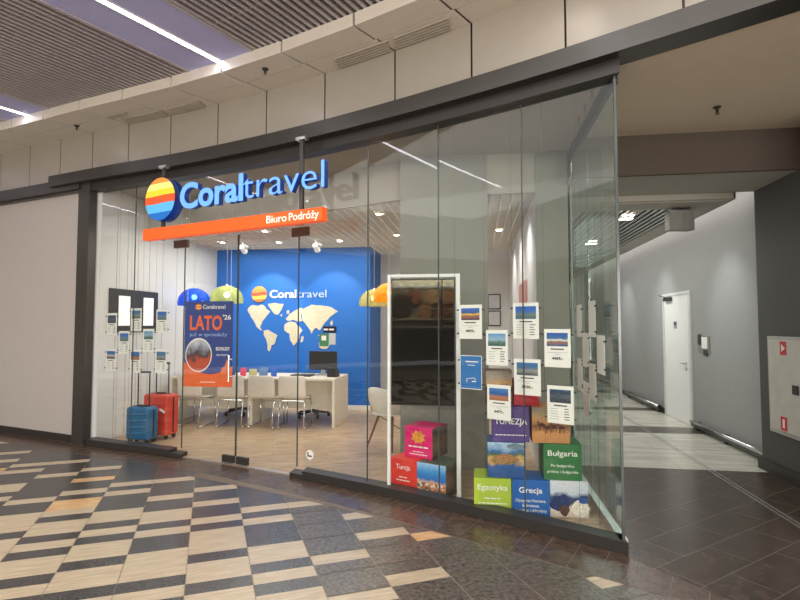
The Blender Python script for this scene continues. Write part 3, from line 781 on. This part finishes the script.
# desk items
def lo(x, y): return (x, y, .763)
zt = .7615
r = thing('monitor', (-2.55, 8.45, zt), 'black flat monitor seen from behind on the right-hand desk', 'monitor', radians(-8))
MB().box(-.25, .25, -.012, .03, .09, .40, Matrix.Rotation(radians(0), 4, 'X')).build('screen_housing', black, r, bevel=.006)
MB().box(-.03, .03, -.01, .03, .01, .2).build('neck', alu, r); MB().box(-.12, .12, -.08, .1, 0, .012).build('foot', alu, r)
r = thing('desk_phone', (-2.31, 8.2, zt), 'small black card terminal at the right edge of the desk', 'telephone', radians(-10))
MB().prism([(-.08, 0), (.08, 0), (.05, .13), (-.07, .15)], 0, .15, MY @ Matrix.Translation((0, 0, -.1))).build('body', black, r)
r = thing('laptop', (-2.85, 8.3, zt), 'closed black laptop lying on the desk left of the monitor', 'laptop')
MB().box(-.17, .17, -.12, .12, 0, .018).build('base', black, r, bevel=.004); MB().box(-.17, .17, -.12, .12, .018, .024).build('lid', graph_dark, r)
items = [(-3.98, 8.12, .07, .16, (30, 60, 140), 'small dark blue card holder on the left desk'), (-3.80, 8.1, .1, .14, (214, 40, 90), 'round-cornered pink brochure standing on the desk'),
         (-3.64, 8.12, .14, .12, (180, 170, 120), 'yellowish brochure in a stand on the desk'), (-3.46, 8.12, .15, .15, (90, 120, 170), 'grey-blue brochure in a stand on the desk'),
         (-3.28, 8.12, .1, .15, (30, 90, 190), 'bright blue brochure standing at the right of the row on the desk'), (-4.2, 8.15, .14, .13, (60, 70, 120), 'navy brochure standing behind the poster edge on the desk')]
for x, y, w, h, c_, lb in items:
    r = thing('brochure_stand', (x, y, zt), lb, 'brochure', group='brochures on the desk')
    M = Matrix.Rotation(radians(-14), 4, 'X')
    MB().box(-w / 2, w / 2, 0, .006, .004, h, M).build('brochure', pm('bro%d%d' % (c_[0], c_[2]), c_, .4, 0, .15, 30), r, bevel=.002)
    MB().box(-w / 2 - .006, w / 2 + .006, -.02, .03, 0, .006).build('stand', acryl, r)
r = thing('paper_sheet', (-3.05, 8.1, zt), 'white paper sheet lying on the desk', 'paper'); MB().box(-.1, .1, -.07, .07, 0, .002).build('sheet', paper, r)

# hanging poster
r = thing('hanging_poster', (-3.46, 6.35, .80), 'large blue and orange poster hanging in the doorway with the word LATO', 'poster')
navy = pm('poster_navy', (36, 62, 138), .5, 0, .08, 3); por = pm('poster_orange', (240, 104, 48), .5)
W2, PH = .335, 1.11
MB().box(-W2, W2, 0, .008, 0, PH).build('board', navy, r)
m = MB(); pts = [(-W2, 0), (W2, 0)] + [(W2 - 2 * W2 * i / 14, .30 - .13 * sin(pi * min(1, (i + .0) / 14 * 1.0)) - .05 * (1 - i / 14) + .02) for i in range(15)]
m.prism(pts, .001, .003, MY).build('wave', por, r)
m = MB(); m.prism([(-.13 + .185 * cos(t), .41 + .21 * sin(t) * 1.05) for t in [2 * pi * i / 32 for i in range(32)]], .0035, .005, MY)
m.build('oval_border', paper, r)
m = MB(); m.prism([(-.13 + .172 * cos(t), .41 + .195 * sin(t) * 1.05) for t in [2 * pi * i / 32 for i in range(32)]], .005, .0065, MY)
m.build('photo', picture('poster_photo', [(0, (200, 80, 50)), (.35, (190, 70, 40)), (.5, (60, 45, 50)), (.7, (150, 150, 170)), (1, (205, 205, 210))], 3, 4, .8, .3), r, uv=True)
globe_disc(r, .04, [por, pm('ws_y', (250, 190, 90)), por, pm('ws_y', (0, 0, 0)), por], -.012, -.003, 'logo').location = (-.14, 0, 1.035)
text('lettering', 'Coraltravel', paper, r, -.08, -.003, 1.01, h=.055, w=.31, bold=.005)
text('lettering', 'LATO', por, r, -.26, -.003, .74, h=.18, w=.45, bold=.03)
text('lettering', "'26", paper, r, .20, -.003, .87, h=.06, w=.11, bold=.02)
text('lettering', 'już w sprzedaży', pm('poster_pale', (160, 185, 235), .5), r, -.26, -.003, .655, h=.045, w=.52)
text('lettering', 'BONUSY', paper, r, .11, -.003, .47, h=.045, w=.19, bold=.02)
text('lettering', 'na start', paper, r, .12, -.003, .40, h=.035, w=.16)
text('lettering', '~xx', paper, r, -.1, -.003, .055, h=.022, w=.2)
MB().prism([(.17, .16), (.25, .17), (.29, .23), (.30, .33), (.26, .36), (.235, .27), (.19, .24)], .0035, .005, MY).build('figure_shape', pm('fig_or', (235, 120, 80), .5, 0, .3, 20), r)
for sx in (-.3, .3): MB().tube((sx, .004, PH), (sx, .004, 3.53 - .80), .0018, seg=5).build('wire', alu, r)

# stickers on the glass right of the doors
def on_pane(x, off): return (*F(x, off), ang(x))
X = -1.62; a = F(X, .05)
r = thing('window_sticker', (a[0], a[1], 1.48), 'dark and green sticker on the glass over the map', 'sticker', ang(X))
a = F(X + .08, .06); r.location = (a[0], a[1] , 1.38)
MB().box(-.04, .13, 0, .003, .14, .205).build('dark_tag', black, r); MB().box(-.09, .03, -.001, .003, .0, .13).build('green_tag', pm('st_green', (70, 130, 80), .5), r); MB().box(.035, .12, -.001, .003, .02, .135).build('white_tag', pm('st_w', (190, 195, 190), .5), r)
MB().box(-.06, .0, -.003, -.001, .06, .11).build('tag_symbol', paper, r)
text('lettering', '~pp', paper, r, -.03, -.002, .165, h=.04, w=.13)
X = -1.73; a = F(X, .058)
r = thing('door_sticker', (a[0], a[1], .2), 'small round white sticker low on the glass by the doors', 'sticker', ang(X))
MB().prism([(.05 * cos(t), .05 + .05 * sin(t)) for t in [2 * pi * i / 20 for i in range(20)]], 0, .003, MY).build('disc', paper, r)
MB().box(-.03, .03, -.005, -.003, .03, .045).box(-.03, -.015, -.005, -.003, .045, .075).build('symbol', ink, r)

# ------------------------------------------------------------------ display frame with black screen
r = thing('display_stand', (-.505, 4.95, .006), 'tall white freestanding frame carrying a black portrait screen', 'display stand')
m = MB().box(-.345, -.315, -.02, .02, 0, 2.08).build('post', white, r, bevel=.003)
m = MB().box(.31, .35, -.02, .02, 0, 2.08).build('post', white, r, bevel=.003)
MB().box(-.315, .31, -.02, .02, 2.05, 2.08).build('top_rail', white, r)
for x in (-.33, .33): MB().box(x - .02, x + .02, -.1, .09, -.0, .025).build('foot', white, r)
sc_ = thing('display_screen', (-.505, 4.93, .84), 'glossy black portrait display screen hung in the white frame', 'screen')
MB().box(-.308, .302, 0, .04, 0, 1.2).build('housing', black, sc_, bevel=.004)
MB().box(-.298, .292, -.003, 0, .012, 1.188).build('glass_face', blk_scr, sc_)

# ------------------------------------------------------------------ cubes
C = .31; CH = .30
pics = {
 'sea': picture('pic_sea', [(0, (20, 70, 130)), (.35, (24, 84, 150)), (.5, (200, 160, 90)), (.62, (60, 90, 60)), (.75, (40, 100, 160)), (1, (170, 195, 215))], 1, 3, .6),
 'coast': picture('pic_coast', [(0, (205, 190, 170)), (.25, (220, 205, 190)), (.42, (70, 70, 80)), (.58, (24, 56, 110)), (.68, (200, 205, 215)), (1, (215, 214, 222))], 5, 2.5, .5),
 'horses': picture('pic_horses', [(0, (190, 128, 70)), (.3, (206, 140, 78)), (.48, (110, 62, 30)), (.6, (196, 135, 80)), (.8, (190, 160, 120)), (1, (150, 140, 130))], 8, 5, .35),
 'sunset': picture('pic_sunset', [(0, (60, 36, 20)), (.3, (110, 70, 40)), (.45, (50, 30, 22)), (.6, (210, 160, 105)), (.8, (170, 150, 130)), (1, (140, 130, 120))], 12, 3, .4),
 'beach': picture('pic_beach', [(0, (60, 120, 60)), (.2, (190, 110, 80)), (.4, (210, 170, 140)), (.5, (30, 110, 190)), (.75, (70, 150, 215)), (1, (160, 200, 235))], 17, 6, .3),
 'coffee': picture('pic_coffee', [(0, (60, 45, 36)), (.5, (120, 96, 74)), (.8, (60, 50, 42)), (1, (110, 100, 88))], 20, 5, .9),
}
def blob(cx, cz, rx, rz, n=11, jag=.25, seed=0):
    q = random.Random(seed + int(cx * 999) + int(cz * 777))
    return [((cx + rx * cos(2 * pi * i / n) * (1 + q.uniform(-jag, jag))) * C - C / 2, (cz + rz * sin(2 * pi * i / n) * (1 + q.uniform(-jag, jag))) * C) for i in range(n)]
def details(parent, kind):
    q = random.Random(5)
    def put(shapes, mat, d=.0026): 
        m = MB()
        for sh_ in shapes: m.prism(sh_, .002, d + .0006, MY)
        m.build('picture_detail', mat, parent)
    if kind == 'sea':
        put([blob(.47, .5, .32, .17)], pm('isle_rock', (150, 112, 66), .6, 0, .5, 60)); put([blob(.3 + .09 * i + q.uniform(-.02, .02), .5 + q.uniform(-.08, .08), .035, .03, 5) for i in range(5)], pm('isle_roof', (214, 120, 62), .6), .0036)
        put([blob(.8, .86, .25, .08)], pm('isle_cliff', (110, 130, 140), .6, 0, .4, 40), .0028)
    if kind == 'coast':
        put([blob(.25, .38, .27, .24)], pm('sea_navy', (20, 40, 96), .5, 0, .4, 30)); put([blob(.38, .2, .14, .16)], pm('cliff_brown', (82, 50, 40), .6, 0, .6, 70), .0030)
        put([blob(.78, .26, .22, .24, 13, .12)], pm('white_houses', (224, 214, 200), .6, 0, .25, 60), .0034); put([blob(.86, .46, .12, .075, 12, .05)], pm('blue_dome_print', (30, 78, 150), .5), .0040)
    if kind == 'horses':
        sh_ = []
        for cx, cz in ((.42, .42), (.58, .45), (.78, .43), (.25, .5)):
            sh_ += [blob(cx, cz, .09, .05, 9), blob(cx - .09, cz + .06, .03, .04, 7)] + [[((cx + dx) * C - C / 2, (cz - .16) * C), ((cx + dx + .02) * C - C / 2, (cz - .16) * C), ((cx + dx + .02) * C - C / 2, cz * C), ((cx + dx) * C - C / 2, cz * C)] for dx in (-.07, -.03, .05)]
        for i, h_ in enumerate(sh_): pass
        put(sh_[0:5] , pm('animal_brown', (84, 44, 24), .6, 0, .3, 50)); put(sh_[5:10], MATS['animal_brown'], .0032); put(sh_[10:15], MATS['animal_brown'], .0038); put(sh_[15:], MATS['animal_brown'], .0044)
    if kind == 'beach':
        for j, c_ in enumerate([(220, 190, 150), (196, 66, 50), (60, 110, 70), (232, 226, 214)]):
            put([blob(q.uniform(.06, .94), q.uniform(.04, .36), .045, .03, 7) for i in range(12)], pm('parasol_%d' % j, c_, .6), .0026 + .0005 * j)
def cube(x, y, z, col, label, front=None, side=None, lines=(), rz=0, tcol=None):
    r = thing('display_cube', (x, y, z), label, 'display cube', rz, 'printed holiday cubes in the window')
    MB().box(-C / 2, C / 2, 0, C, 0, CH - .002).build('body', pm('cube_%d_%d_%d' % col, col, .5, 0, .02), r, bevel=.003)
    if front: MB().box(-C / 2 + .002, C / 2 - .002, -.002, 0, .002, CH - .004).build('printed_face', pics[front], r, uv=True)
    if front in ('sea', 'coast', 'horses', 'beach'): details(r, front)
    if side:
        o = MB().box(-C / 2 + .002, C / 2 - .002, -.002, 0, .002, CH - .004).build('printed_face', pics[side], r, uv=True)
        o.location = (C / 2, C / 2, 0); o.rotation_euler = (0, 0, pi / 2)
    for body, zz, h, w, bold in lines:
        text('lettering', body, tcol or paper, r, 0, -.002, zz, h=h, w=w, bold=bold, align='CENTER')
    return r
fy = 4.52
yg = (168, 190, 50)
cube(.121, fy, .007, yg, 'lime green cube reading Egzotyka at the bottom left of the stack', lines=[('Egzotyka', .205, .045, .25, .005), ('~a', .13, .02, .14, 0), ('~bb', .09, .018, .24, 0), ('~c', .05, .018, .12, 0)])
cube(.434, fy + .0, .007, (8, 92, 170), 'blue cube reading Grecja in the middle of the bottom row', lines=[('Grecja', .195, .045, .19, .012), ('Ojczyzna Homera,', .12, .024, .25, .004), ('Sokratesa,', .08, .024, .14, .004), ('Apollina i Afrodyty', .04, .024, .26, .004)])
cube(.747, fy + .02, .007, (215, 214, 222), 'cube with a coast and blue sea photograph at the bottom right of the stack', front='coast')
cube(.235, fy + .03, .307, (24, 72, 132), 'cube with an island in dark blue sea, second row', front='sea')
cube(.70, fy + .03, .307, (34, 110, 52), 'green cube reading Bułgaria in the second row', lines=[('Bułgaria', .2, .045, .24, .006), ('Po bułgarsku,', .11, .022, .19, .003), ('piękna i bułgarska', .06, .022, .25, .003)])
cube(.28, fy + .04, .607, (82, 56, 128), 'purple cube with white capitals TUNEZJA, third row', lines=[('TUNEZJA', .15, .05, .27, .01), ('~dd', .055, .017, .26, 0)])
cube(.61, fy + .04, .607, (190, 128, 70), 'cube with a desert photograph of dark animals, third row right', front='horses')
sun_ = cube(.185, fy + .10, .907, (120, 90, 60), 'cube with a dusky sunset landscape in the top row', front='sunset')
red_ = cube(.42, fy + .12, .907, (190, 24, 40), 'plain crimson cube beside the sunset cube in the top row')
sun_.scale = (.73, .73, 1); red_.scale = (.7, .7, .72)
az = radians(-24.6)
cube(-.715, 5.05, .007, (226, 58, 44), 'red cube reading Turcja in front of the white frame', lines=[('Turcja', .2, .045, .16, .005), ('~e', .12, .02, .09, 0), ('~ff', .09, .02, .15, 0)], rz=az)
cube(-.432, 4.916, .007, (90, 100, 80), 'cube with a beach photograph at the foot of the white frame', front='beach', side='coffee', rz=az)
cube(-.573, 5.10, .307, (222, 24, 110), 'magenta cube on top of the beach and Turcja cubes', side='coffee', lines=[('~gg', .10, .03, .22, .01), ('~h', .055, .016, .12, 0), ('~ii', .03, .018, .2, 0)], rz=az)
MB().prism([(.0 + .06 * cos(t) * (1 + .4 * (i % 2)), .20 + .05 * sin(t) * (1 + .4 * (i % 2))) for i, t in enumerate([2 * pi * i / 16 for i in range(16)])], .002, .004, MY).build('motif', pm('motif_y', (230, 150, 50), .5, 0, .4, 30), bpy.data.objects[[o.name for o in bpy.data.objects if o.name.startswith('display_cube') and 'magenta' in o.get('label', '')][0]])

# ------------------------------------------------------------------ leaflets on cables
papers = [(-.156, .043, 1.479, 1.777, 'sun', '4839,-', 'offer sheet with a golden sunset photo, leftmost of the top ones'),
 (.077, .254, 1.259, 1.557, 'coast2', None, 'offer sheet with a pale lagoon photo and a list, below the two small frames'),
 (.298, .493, 1.487, 1.782, 'town', None, 'offer sheet with a town and harbour photo, hanging highest on the middle cable'),
 (.531, .716, 1.268, 1.568, 'bay', '4469,-', 'offer sheet with a white-beach bay photo, the upper of the two rightmost'),
 (-.149, .04, 1.043, 1.335, None, None, 'blue leaflet below the sunset sheet'),
 (.302, .502, 1.03, 1.323, 'harb', '3526,-', 'offer sheet with a grey harbour photo, second down on the middle cable'),
 (.082, .273, .806, 1.097, 'rock', '4477,-', 'offer sheet with an orange rocks and sea photo, lowest on its cable'),
 (.547, .731, .832, 1.125, 'dark', None, 'offer sheet with a dark bay photo, the lower of the two rightmost')]
pp = {'sun': [(0, (70, 50, 80)), (.3, (150, 100, 90)), (.5, (240, 190, 60)), (.6, (60, 90, 150)), (1, (60, 110, 190))],
 'coast2': [(0, (50, 90, 90)), (.3, (90, 120, 110)), (.5, (150, 180, 200)), (1, (90, 150, 200))],
 'town': [(0, (60, 90, 120)), (.35, (110, 130, 120)), (.6, (60, 110, 180)), (1, (30, 90, 190))],
 'bay': [(0, (40, 90, 150)), (.3, (150, 110, 80)), (.45, (230, 225, 220)), (.6, (60, 110, 160)), (1, (20, 80, 170))],
 'harb': [(0, (60, 70, 80)), (.4, (150, 150, 140)), (.6, (70, 110, 150)), (1, (50, 110, 180))],
 'rock': [(0, (150, 90, 60)), (.3, (190, 120, 80)), (.5, (40, 90, 150)), (1, (60, 120, 190))],
 'dark': [(0, (40, 50, 60)), (.5, (80, 90, 100)), (.8, (40, 60, 90)), (1, (60, 90, 120))]}
PM = {k_: picture('leaf_' + k_, v, i * 2 + 30, 4, .35) for i, (k_, v) in enumerate(pp.items())}
def leaflet(cx, cy, rz, z0, z1, w, pic, price, label, seed, parts=True, blue=False):
    h = z1 - z0
    r = thing('offer_sheet', (cx, cy, z0), label, 'leaflet', rz, 'offer sheets hanging on window cables')
    sheet = pm('leaf_blue', (40, 112, 180), .5, 0, .08, 6) if blue else paper
    MB().box(-w / 2, w / 2, 0, .003, 0, h).build('sheet', sheet, r)
    if blue:
        MB().box(-w / 2, w / 2, -.001, 0, 0, .006).box(-w / 2, w / 2, -.001, 0, h - .006, h).box(-w / 2, -w / 2 + .005, -.001, 0, 0, h).box(w / 2 - .005, w / 2, -.001, 0, 0, h).build('border', paper, r)
        MB().box(-.05, .07, -.0015, 0, h * .8, h * .83).box(-.03, .04, -.0015, 0, h * .7, h * .72).box(.01, .05, -.0015, 0, h * .22, h * .25).build('print', paper, r)
        MB().path([(-.04, -.001, h * .2), (-.04, -.001, h * .3), (.03, -.001, h * .34), (.05, -.001, h * .28)], .003, 6).build('emblem', paper, r)
    else:
        MB().box(-w * .4, w * .4, -.0015, 0, h * .55, h * .9).build('photo', PM[pic], r, uv=True)
        m = MB(); rs = random.Random(seed)
        m.box(-w * .25, w * .25, -.0015, 0, h * .46, h * .49)
        if price:
            m.box(-w * .38, w * .38, -.0012, 0, h * .38, h * .39, mi=1).box(-w * .1, w * .1, -.0012, 0, h * .33, h * .34, mi=1)
        else:
            for j in range(5):
                z = h * (.38 - j * .068)
                m.box(-w * .38, -w * (.05 + rs.random() * .1), -.0012, 0, z, z + h * .012, mi=1); m.box(w * .15, w * (.3 + rs.random() * .08), -.0012, 0, z, z + h * .02)
        m.build('print', [ink, ink_l], r)
        if price: text('price', price, ink, r, 0, -.0005, h * .2, h=h * .07, w=w * .42, bold=.03, align='CENTER')
    for sx in (-1, 1):
        for zz in (.15, .85):
            MB().tube((sx * (w / 2 + .012), -.008, h * zz), (sx * (w / 2 + .012), .012, h * zz), .007, seg=8).build('clip', graph_dark, r)
    return r
for i, (x0, x1, z0, z1, pic, price, lb) in enumerate(papers):
    xc = (x0 + x1) / 2; a, b_ = F(x0, .12), F(x1, .12); w = sqrt((a[0] - b_[0]) ** 2 + (a[1] - b_[1]) ** 2)
    leaflet(xc, (a[1] + b_[1]) / 2, atan2(b_[1] - a[1], b_[0] - a[0]), z0, z1, w, pic, price, lb, i, blue=pic is None)
def cable(x, y, label, ztop=3.53, z0=.02):
    r = thing('display_cable', (x, y, z0), label, 'cable', group='steel display cables behind the glass')
    MB().tube((0, 0, 0), (0, 0, ztop - z0), .0011, seg=6).build('wire', graph, r)
    MB().tube((0, 0, ztop - z0 - .06), (0, 0, ztop - z0), .009, .012, 10).build('ceiling_fixing', chrome, r)
    MB().tube((0, 0, 0), (0, 0, .04), .009, seg=10).build('floor_fixing', chrome, r)
for j, (x, lb) in enumerate([(-.195, 'cable left of the sunset sheet'), (.065, 'cable between the sunset and lagoon sheets'), (.29, 'cable left of the harbour sheets'), (.53, 'cable right of the harbour sheets'), (.76, 'cable at the right of the bay sheet')]):
    a = F(x, .12); cable(a[0], a[1], 'thin steel ' + lb, 3.53, .012)
# side-return leaflets (seen edge-on)
for j, (y, z, lb) in enumerate([(4.23, 1.22, 'middle height, nearest the corner'), (4.52, 1.5, 'upper row, second from the corner'), (4.80, 1.23, 'middle height, third from the corner'), (5.08, 1.49, 'upper row, furthest from the corner'),
                                (4.54, .98, 'lower row, second from the corner'), (4.80, .8, 'lowest of all, third from the corner'), (5.08, .99, 'lower row, furthest from the corner')]):
    leaflet(.95, y, radians(90), z, z + .3, .255, list(PM)[j % 7], None, 'sheet seen nearly edge-on by the side return glass, ' + lb, j + 50)
for y, lb in [(4.375, 'nearest the corner'), (4.66, 'in the middle'), (4.94, 'furthest from the corner')]: cable(.95, y, 'thin steel cable by the side return glass, ' + lb, 3.53, .012)
# left window leaflets
ll = [(-4.93, 1.50, 'dark'), (-4.93, 1.08, 'bay'), (-4.60, 1.36, 'town'), (-4.50, 1.08, 'harb'), (-4.28, 1.55, 'coast2'), (-4.72, 1.60, 'sun'), (-4.1, 1.38, 'bay'), (-4.05, 1.07, 'dark'), (-4.75, 1.33, 'rock'), (-3.9, 1.52, 'town')]
ll = [(-4.86, 1.46, 'dark', 'topmost by the graphite post'), (-4.86, .98, 'bay', 'lowest by the graphite post'), (-4.62, 1.22, 'town', 'second from the post'), (-4.42, 1.52, 'harb', 'high above the blue suitcase'),
      (-4.42, .98, 'rock', 'lowest, above the blue suitcase'), (-4.2, 1.25, 'coast2', 'between the two low ones'), (-3.98, 1.5, 'town', 'highest at the right'), (-3.98, .99, 'harb', 'lowest, above the red suitcase')]
for j, (x, z, pic, lb) in enumerate(ll):
    a = F(x, .13); leaflet(a[0], a[1], ang(x), z, z + .3, .2, pic, None, 'small sheet in the left window, ' + lb, 80 + j)
for x, lb in [(-4.74, 'nearest the post'), (-4.52, 'second from the post'), (-4.31, 'above the blue suitcase'), (-4.09, 'above the red suitcase')]:
    a = F(x, .13); cable(a[0], a[1], 'thin steel cable in the left window, ' + lb, 3.53, .012)

# wall frames seen past the column
for i, (z, lb) in enumerate([(1.92, 'upper small black frame on the far white wall'), (1.58, 'lower small black frame on the far white wall')]):
    r = thing('picture_frame', (.35, 10.745, z), lb, 'frame')
    MB().box(-.13, .13, -.02, 0, 0, .31).build('frame', black, r, bevel=.003); MB().box(-.11, .11, -.023, -.02, .02, .29).build('certificate', pm('cert', (205, 205, 210), .6), r)
r = thing('wall_picture', (.655, 7.6, 1.45), 'pink and red poster on the right-hand inner wall', 'poster')
MB().box(-.01, 0, -.6, .6, 0, .75).build('board', pm('pink_poster', (205, 140, 130), .5, 0, .15, 2), r)
MB().box(-.014, -.01, -.5, .5, .08, .3).build('print', pm('poster_cream', (230, 200, 180), .6), r)
r = thing('wall_board', (-5.1, 7.15, 1.5), 'dark board with two lit white screens on the left wall', 'display board')
MB().box(0, .03, -.55, .55, 0, .62).build('board', graph_dark, r, bevel=.004)
for yy in (-.38, .18): MB().box(.03, .038, yy, yy + .24, .09, .52).build('screen', em('lit_white', (235, 235, 225), .4), r)
m = MB()
for yy in (6.75, 6.98, 7.22, 7.5, 7.85, 8.25): m.box(-5.1, -5.094, yy - .004, yy + .004, .02, 3.3)
struct(m.build('trim_11', pm('joint_pale', (190, 186, 180), .7)), 'panel joints of the left shop wall')
# tall cabinet fronts on left wall
r = thing('tall_cabinet', (-5.098, 9.0, .006), 'tall white flat panel on the left wall beside the blue wall', 'cabinet')
MB().box(0, .05, -.5, .45, 0, 2.35).build('body', white, r, bevel=.004); MB().box(.05, .052, -.03, -.027, .02, 2.3).build('door_gap', ink_l, r)

# ------------------------------------------------------------------ suitcases
def suitcase(x, y, rz, w, h, d, col, lb, hh):
    r = thing('suitcase', (x, y, .006), lb, 'suitcase', rz)
    m = MB(); z0 = .05
    m.box(-w / 2, w / 2, -d / 2, d / 2, z0, z0 + h)
    o = m.build('shell', pm('case_%d' % col[0], col, .3, 0, .06, 5), r, bevel=.045); o.modifiers[0].segments = 4
    for i in range(4):
        z = z0 + h * (.18 + .19 * i)
        MB().add([(-w * .42, -d / 2 - .008, z), (w * .42, -d / 2 - .008, z + .02), (w * .42, -d / 2 + .004, z + .045), (-w * .42, -d / 2 + .004, z + .03), (-w * .42, -d / 2 + .004, z - .02), (w * .42, -d / 2 + .004, z)],
                 [(0, 1, 2, 3), (4, 5, 1, 0)]).build('rib', MATS['case_%d' % col[0]], r)
    e_ = .004
    MB().box(-w / 2 - e_, w / 2 + e_, -.012, .012, z0 + .04, z0 + h - .04).box(-w / 2 + .04, w / 2 - .04, -.012, .012, z0 - e_, z0 + h + e_).build('zip_band', black, r)
    MB().path([(-w * .25, .02, z0 + h), (-w * .25, .02, hh), (w * .25, .02, hh), (w * .25, .02, z0 + h)], .009, 8).box(-w * .27, w * .27, .005, .035, hh - .012, hh + .014).build('trolley_handle', black, r)
    MB().box(-.07, .07, -.03, .03, z0 + h + .004, z0 + h + .02).build('carry_handle', black, r, bevel=.006)
    for sx in (-1, 1):
        for sy in (-1, 1):
            MB().tube((sx * (w / 2 - .05) - .014, sy * (d / 2 - .05), .024), (sx * (w / 2 - .05) + .014, sy * (d / 2 - .05), .024), .024, seg=14).box(sx * (w / 2 - .05) - .02, sx * (w / 2 - .05) + .02, sy * (d / 2 - .05) - .02, sy * (d / 2 - .05) + .02, .03, .06).build('wheel', black, r)
    return r
suitcase(-4.51, 6.55, radians(-5), .36, .44, .22, (36, 98, 142), 'small blue hard-shell suitcase inside the left window', .95)
rs_ = suitcase(-4.45, 6.88, radians(-8), .42, .57, .25, (204, 66, 52), 'larger red hard-shell suitcase behind the blue one', 1.05)
MB().box(-.08, .02, -.16, -.156, .42, .45, Matrix.Rotation(radians(25), 4, 'Y')).build('luggage_tag', paper, rs_)

# ------------------------------------------------------------------ opposite side of the concourse (seen only as reflections)
struct(MB().box(-16, 9, -9.2, -9, 0, 4.6).build('wall_opposite', pm('opp_wall', (150, 140, 128), .8)), 'wall across the concourse')
m = MB().box(-6, 6, -8.99, -8.9, 2.9, 3.9)
tag(MB().box(-3.3, .3, -8.98, -8.95, 3.12, 3.3).build('shelf_backlight', em('olive_glow', (235, 205, 130), .5)), 'lit back panel of the shop across the concourse', 'shop display')
for i, (x, z) in enumerate([(-2.7, 2.35), (-2.2, 2.62), (-1.85, 2.1), (-1.6, 2.62), (-1.25, 2.1), (-1.0, 2.62), (-.6, 2.15), (-.35, 2.6)]):
    o = MB().tube((0, 0, 0), (0, .06, 0), .40 if i == 0 else .27, seg=28).tube((0, -.01, 0), (0, .0, 0), .1, seg=20).build('wall_plate', pm('plate_%d' % (i % 3 if i else 3), [(190, 150, 110), (150, 90, 70), (176, 130, 90), (60, 50, 46)][i % 3 if i else 3], .5))
    o.location = (x, -8.86, z); tag(o, 'round decorative plate in the shop across the concourse', 'plate', 'plates across the concourse')
for i in range(6):
    o = MB().lathe([(0, 0), (.07, 0), (.05, .05), (0, .06)], 14).build('shelf_lamp', em('olive_lamp', (235, 225, 120), 22)); o.location = (-2.7 + i * .38, -8.7, 3.02)
    tag(o, 'small round lamp above the plates across the concourse', 'lamp', 'lamps across the concourse')
tag(MB().box(-3.2, .2, -8.95, -8.8, 1.78, 1.84).build('wall_shelf', pm('shelf_beige', (200, 180, 150), .5)), 'beige shelf below the plates across the concourse', 'shelf')
tag(MB().box(-3.4, .4, -8.95, -8.55, 0, 1.5).build('sales_counter', black, None, bevel=.02), 'dark sales counter across the concourse', 'counter')
for sx in (-16, 9): struct(MB().box(sx - .1, sx, -9, 9 if sx < 0 else 3.4, 0, 4.6).build('wall_concourse_' + ('left' if sx < 0 else 'right'), pm('opp_wall', (0, 0, 0))))

# ------------------------------------------------------------------ lights
def area(name, loc, sx, sy, e_, col=(1, .93, .84), rot=(0, 0, 0)):
    l = bpy.data.lights.new(name, 'AREA'); l.shape = 'RECTANGLE'; l.size = sx; l.size_y = sy; l.energy = e_; l.color = col
    o = bpy.data.objects.new(name, l); COL.objects.link(o); o.location = loc; o.rotation_euler = rot; return o
def spot(name, loc, tgt, e_, deg=60, blend=.6, col=(1, .93, .82), r_=.05):
    l = bpy.data.lights.new(name, 'SPOT'); l.energy = e_; l.spot_size = radians(deg); l.spot_blend = blend; l.color = col; l.shadow_soft_size = r_
    o = bpy.data.objects.new(name, l); COL.objects.link(o); o.location = loc
    o.rotation_euler = (Vector(tgt) - Vector(loc)).to_track_quat('-Z', 'Y').to_euler(); return o
area('concourse_light', (-2.5, 1.2, 4.38), 10, 4, 170, (1, .965, .93))
area('shop_light', (-2.8, 8.1, 3.05), 3.8, 2.6, 60, (1, .94, .87))
area('shop_front_light', (-2.0, 6.0, 3.5), 4.6, .35, 5, (1, .94, .87), (0, 0, radians(-24)))
for y in (6.6, 7.8, 9.2): spot('down_right', (.30, y, 3.04), (.55, y + .2, 1.2), 30, 120, 1.0, (1, .97, .95))
for x in (-3.95, -2.7): spot('wall_wash', (x, 8.65, 2.95), (x + .0, 9.65, 1.75), 50, 66, .35)
for x, y, e_ in ((-4.5, 8.3, 14), (-3.5, 8.0, 14), (-2.38, 8.0, 14), (-1.3, 7.4, 14)): spot('down', (x, y, 3.04), (x, y, 0), e_, 90, .8)
area('corridor_light', (2.0, 10, 3.0), 1.2, 6, 45, (.96, 1, .97))
for y in (7.5, 9.9, 12.3): spot('corridor_wash', (2.3, y, 3.04), (3.35, y, 1.75), 32, 62, 1.0, (.93, 1, 1))
area('cove_light', (3.15, 11.5, 3.38), .12, 9.6, 22, (1, .97, .93))
spot('fascia_spot', (.9, 3.35, 4.15), (.72, 4.1, 3.86), 9, 46, 1.0)
area('opposite_fill', (-3, -8.7, 3.6), 14, 1.3, 260, (1, .95, .9), (radians(90), 0, 0))  # unseen area fill added across the concourse to brighten fascia and soffit
area('opposite_right_fill', (6, -8.6, 1.8), 5.5, 2.8, 520, (1, .95, .9), (radians(90), 0, 0))  # low fill added out of view to lift the entrance ceiling
spot('plate_light', (-2, -6.6, 3.9), (-1.9, -8.9, 2.4), 1300, 80, .6, (1, .85, .6))
w = bpy.data.worlds.new('world'); SC.world = w; w.use_nodes = True
w.node_tree.nodes['Background'].inputs[0].default_value = (1, .96, .92, 1); w.node_tree.nodes['Background'].inputs[1].default_value = .85
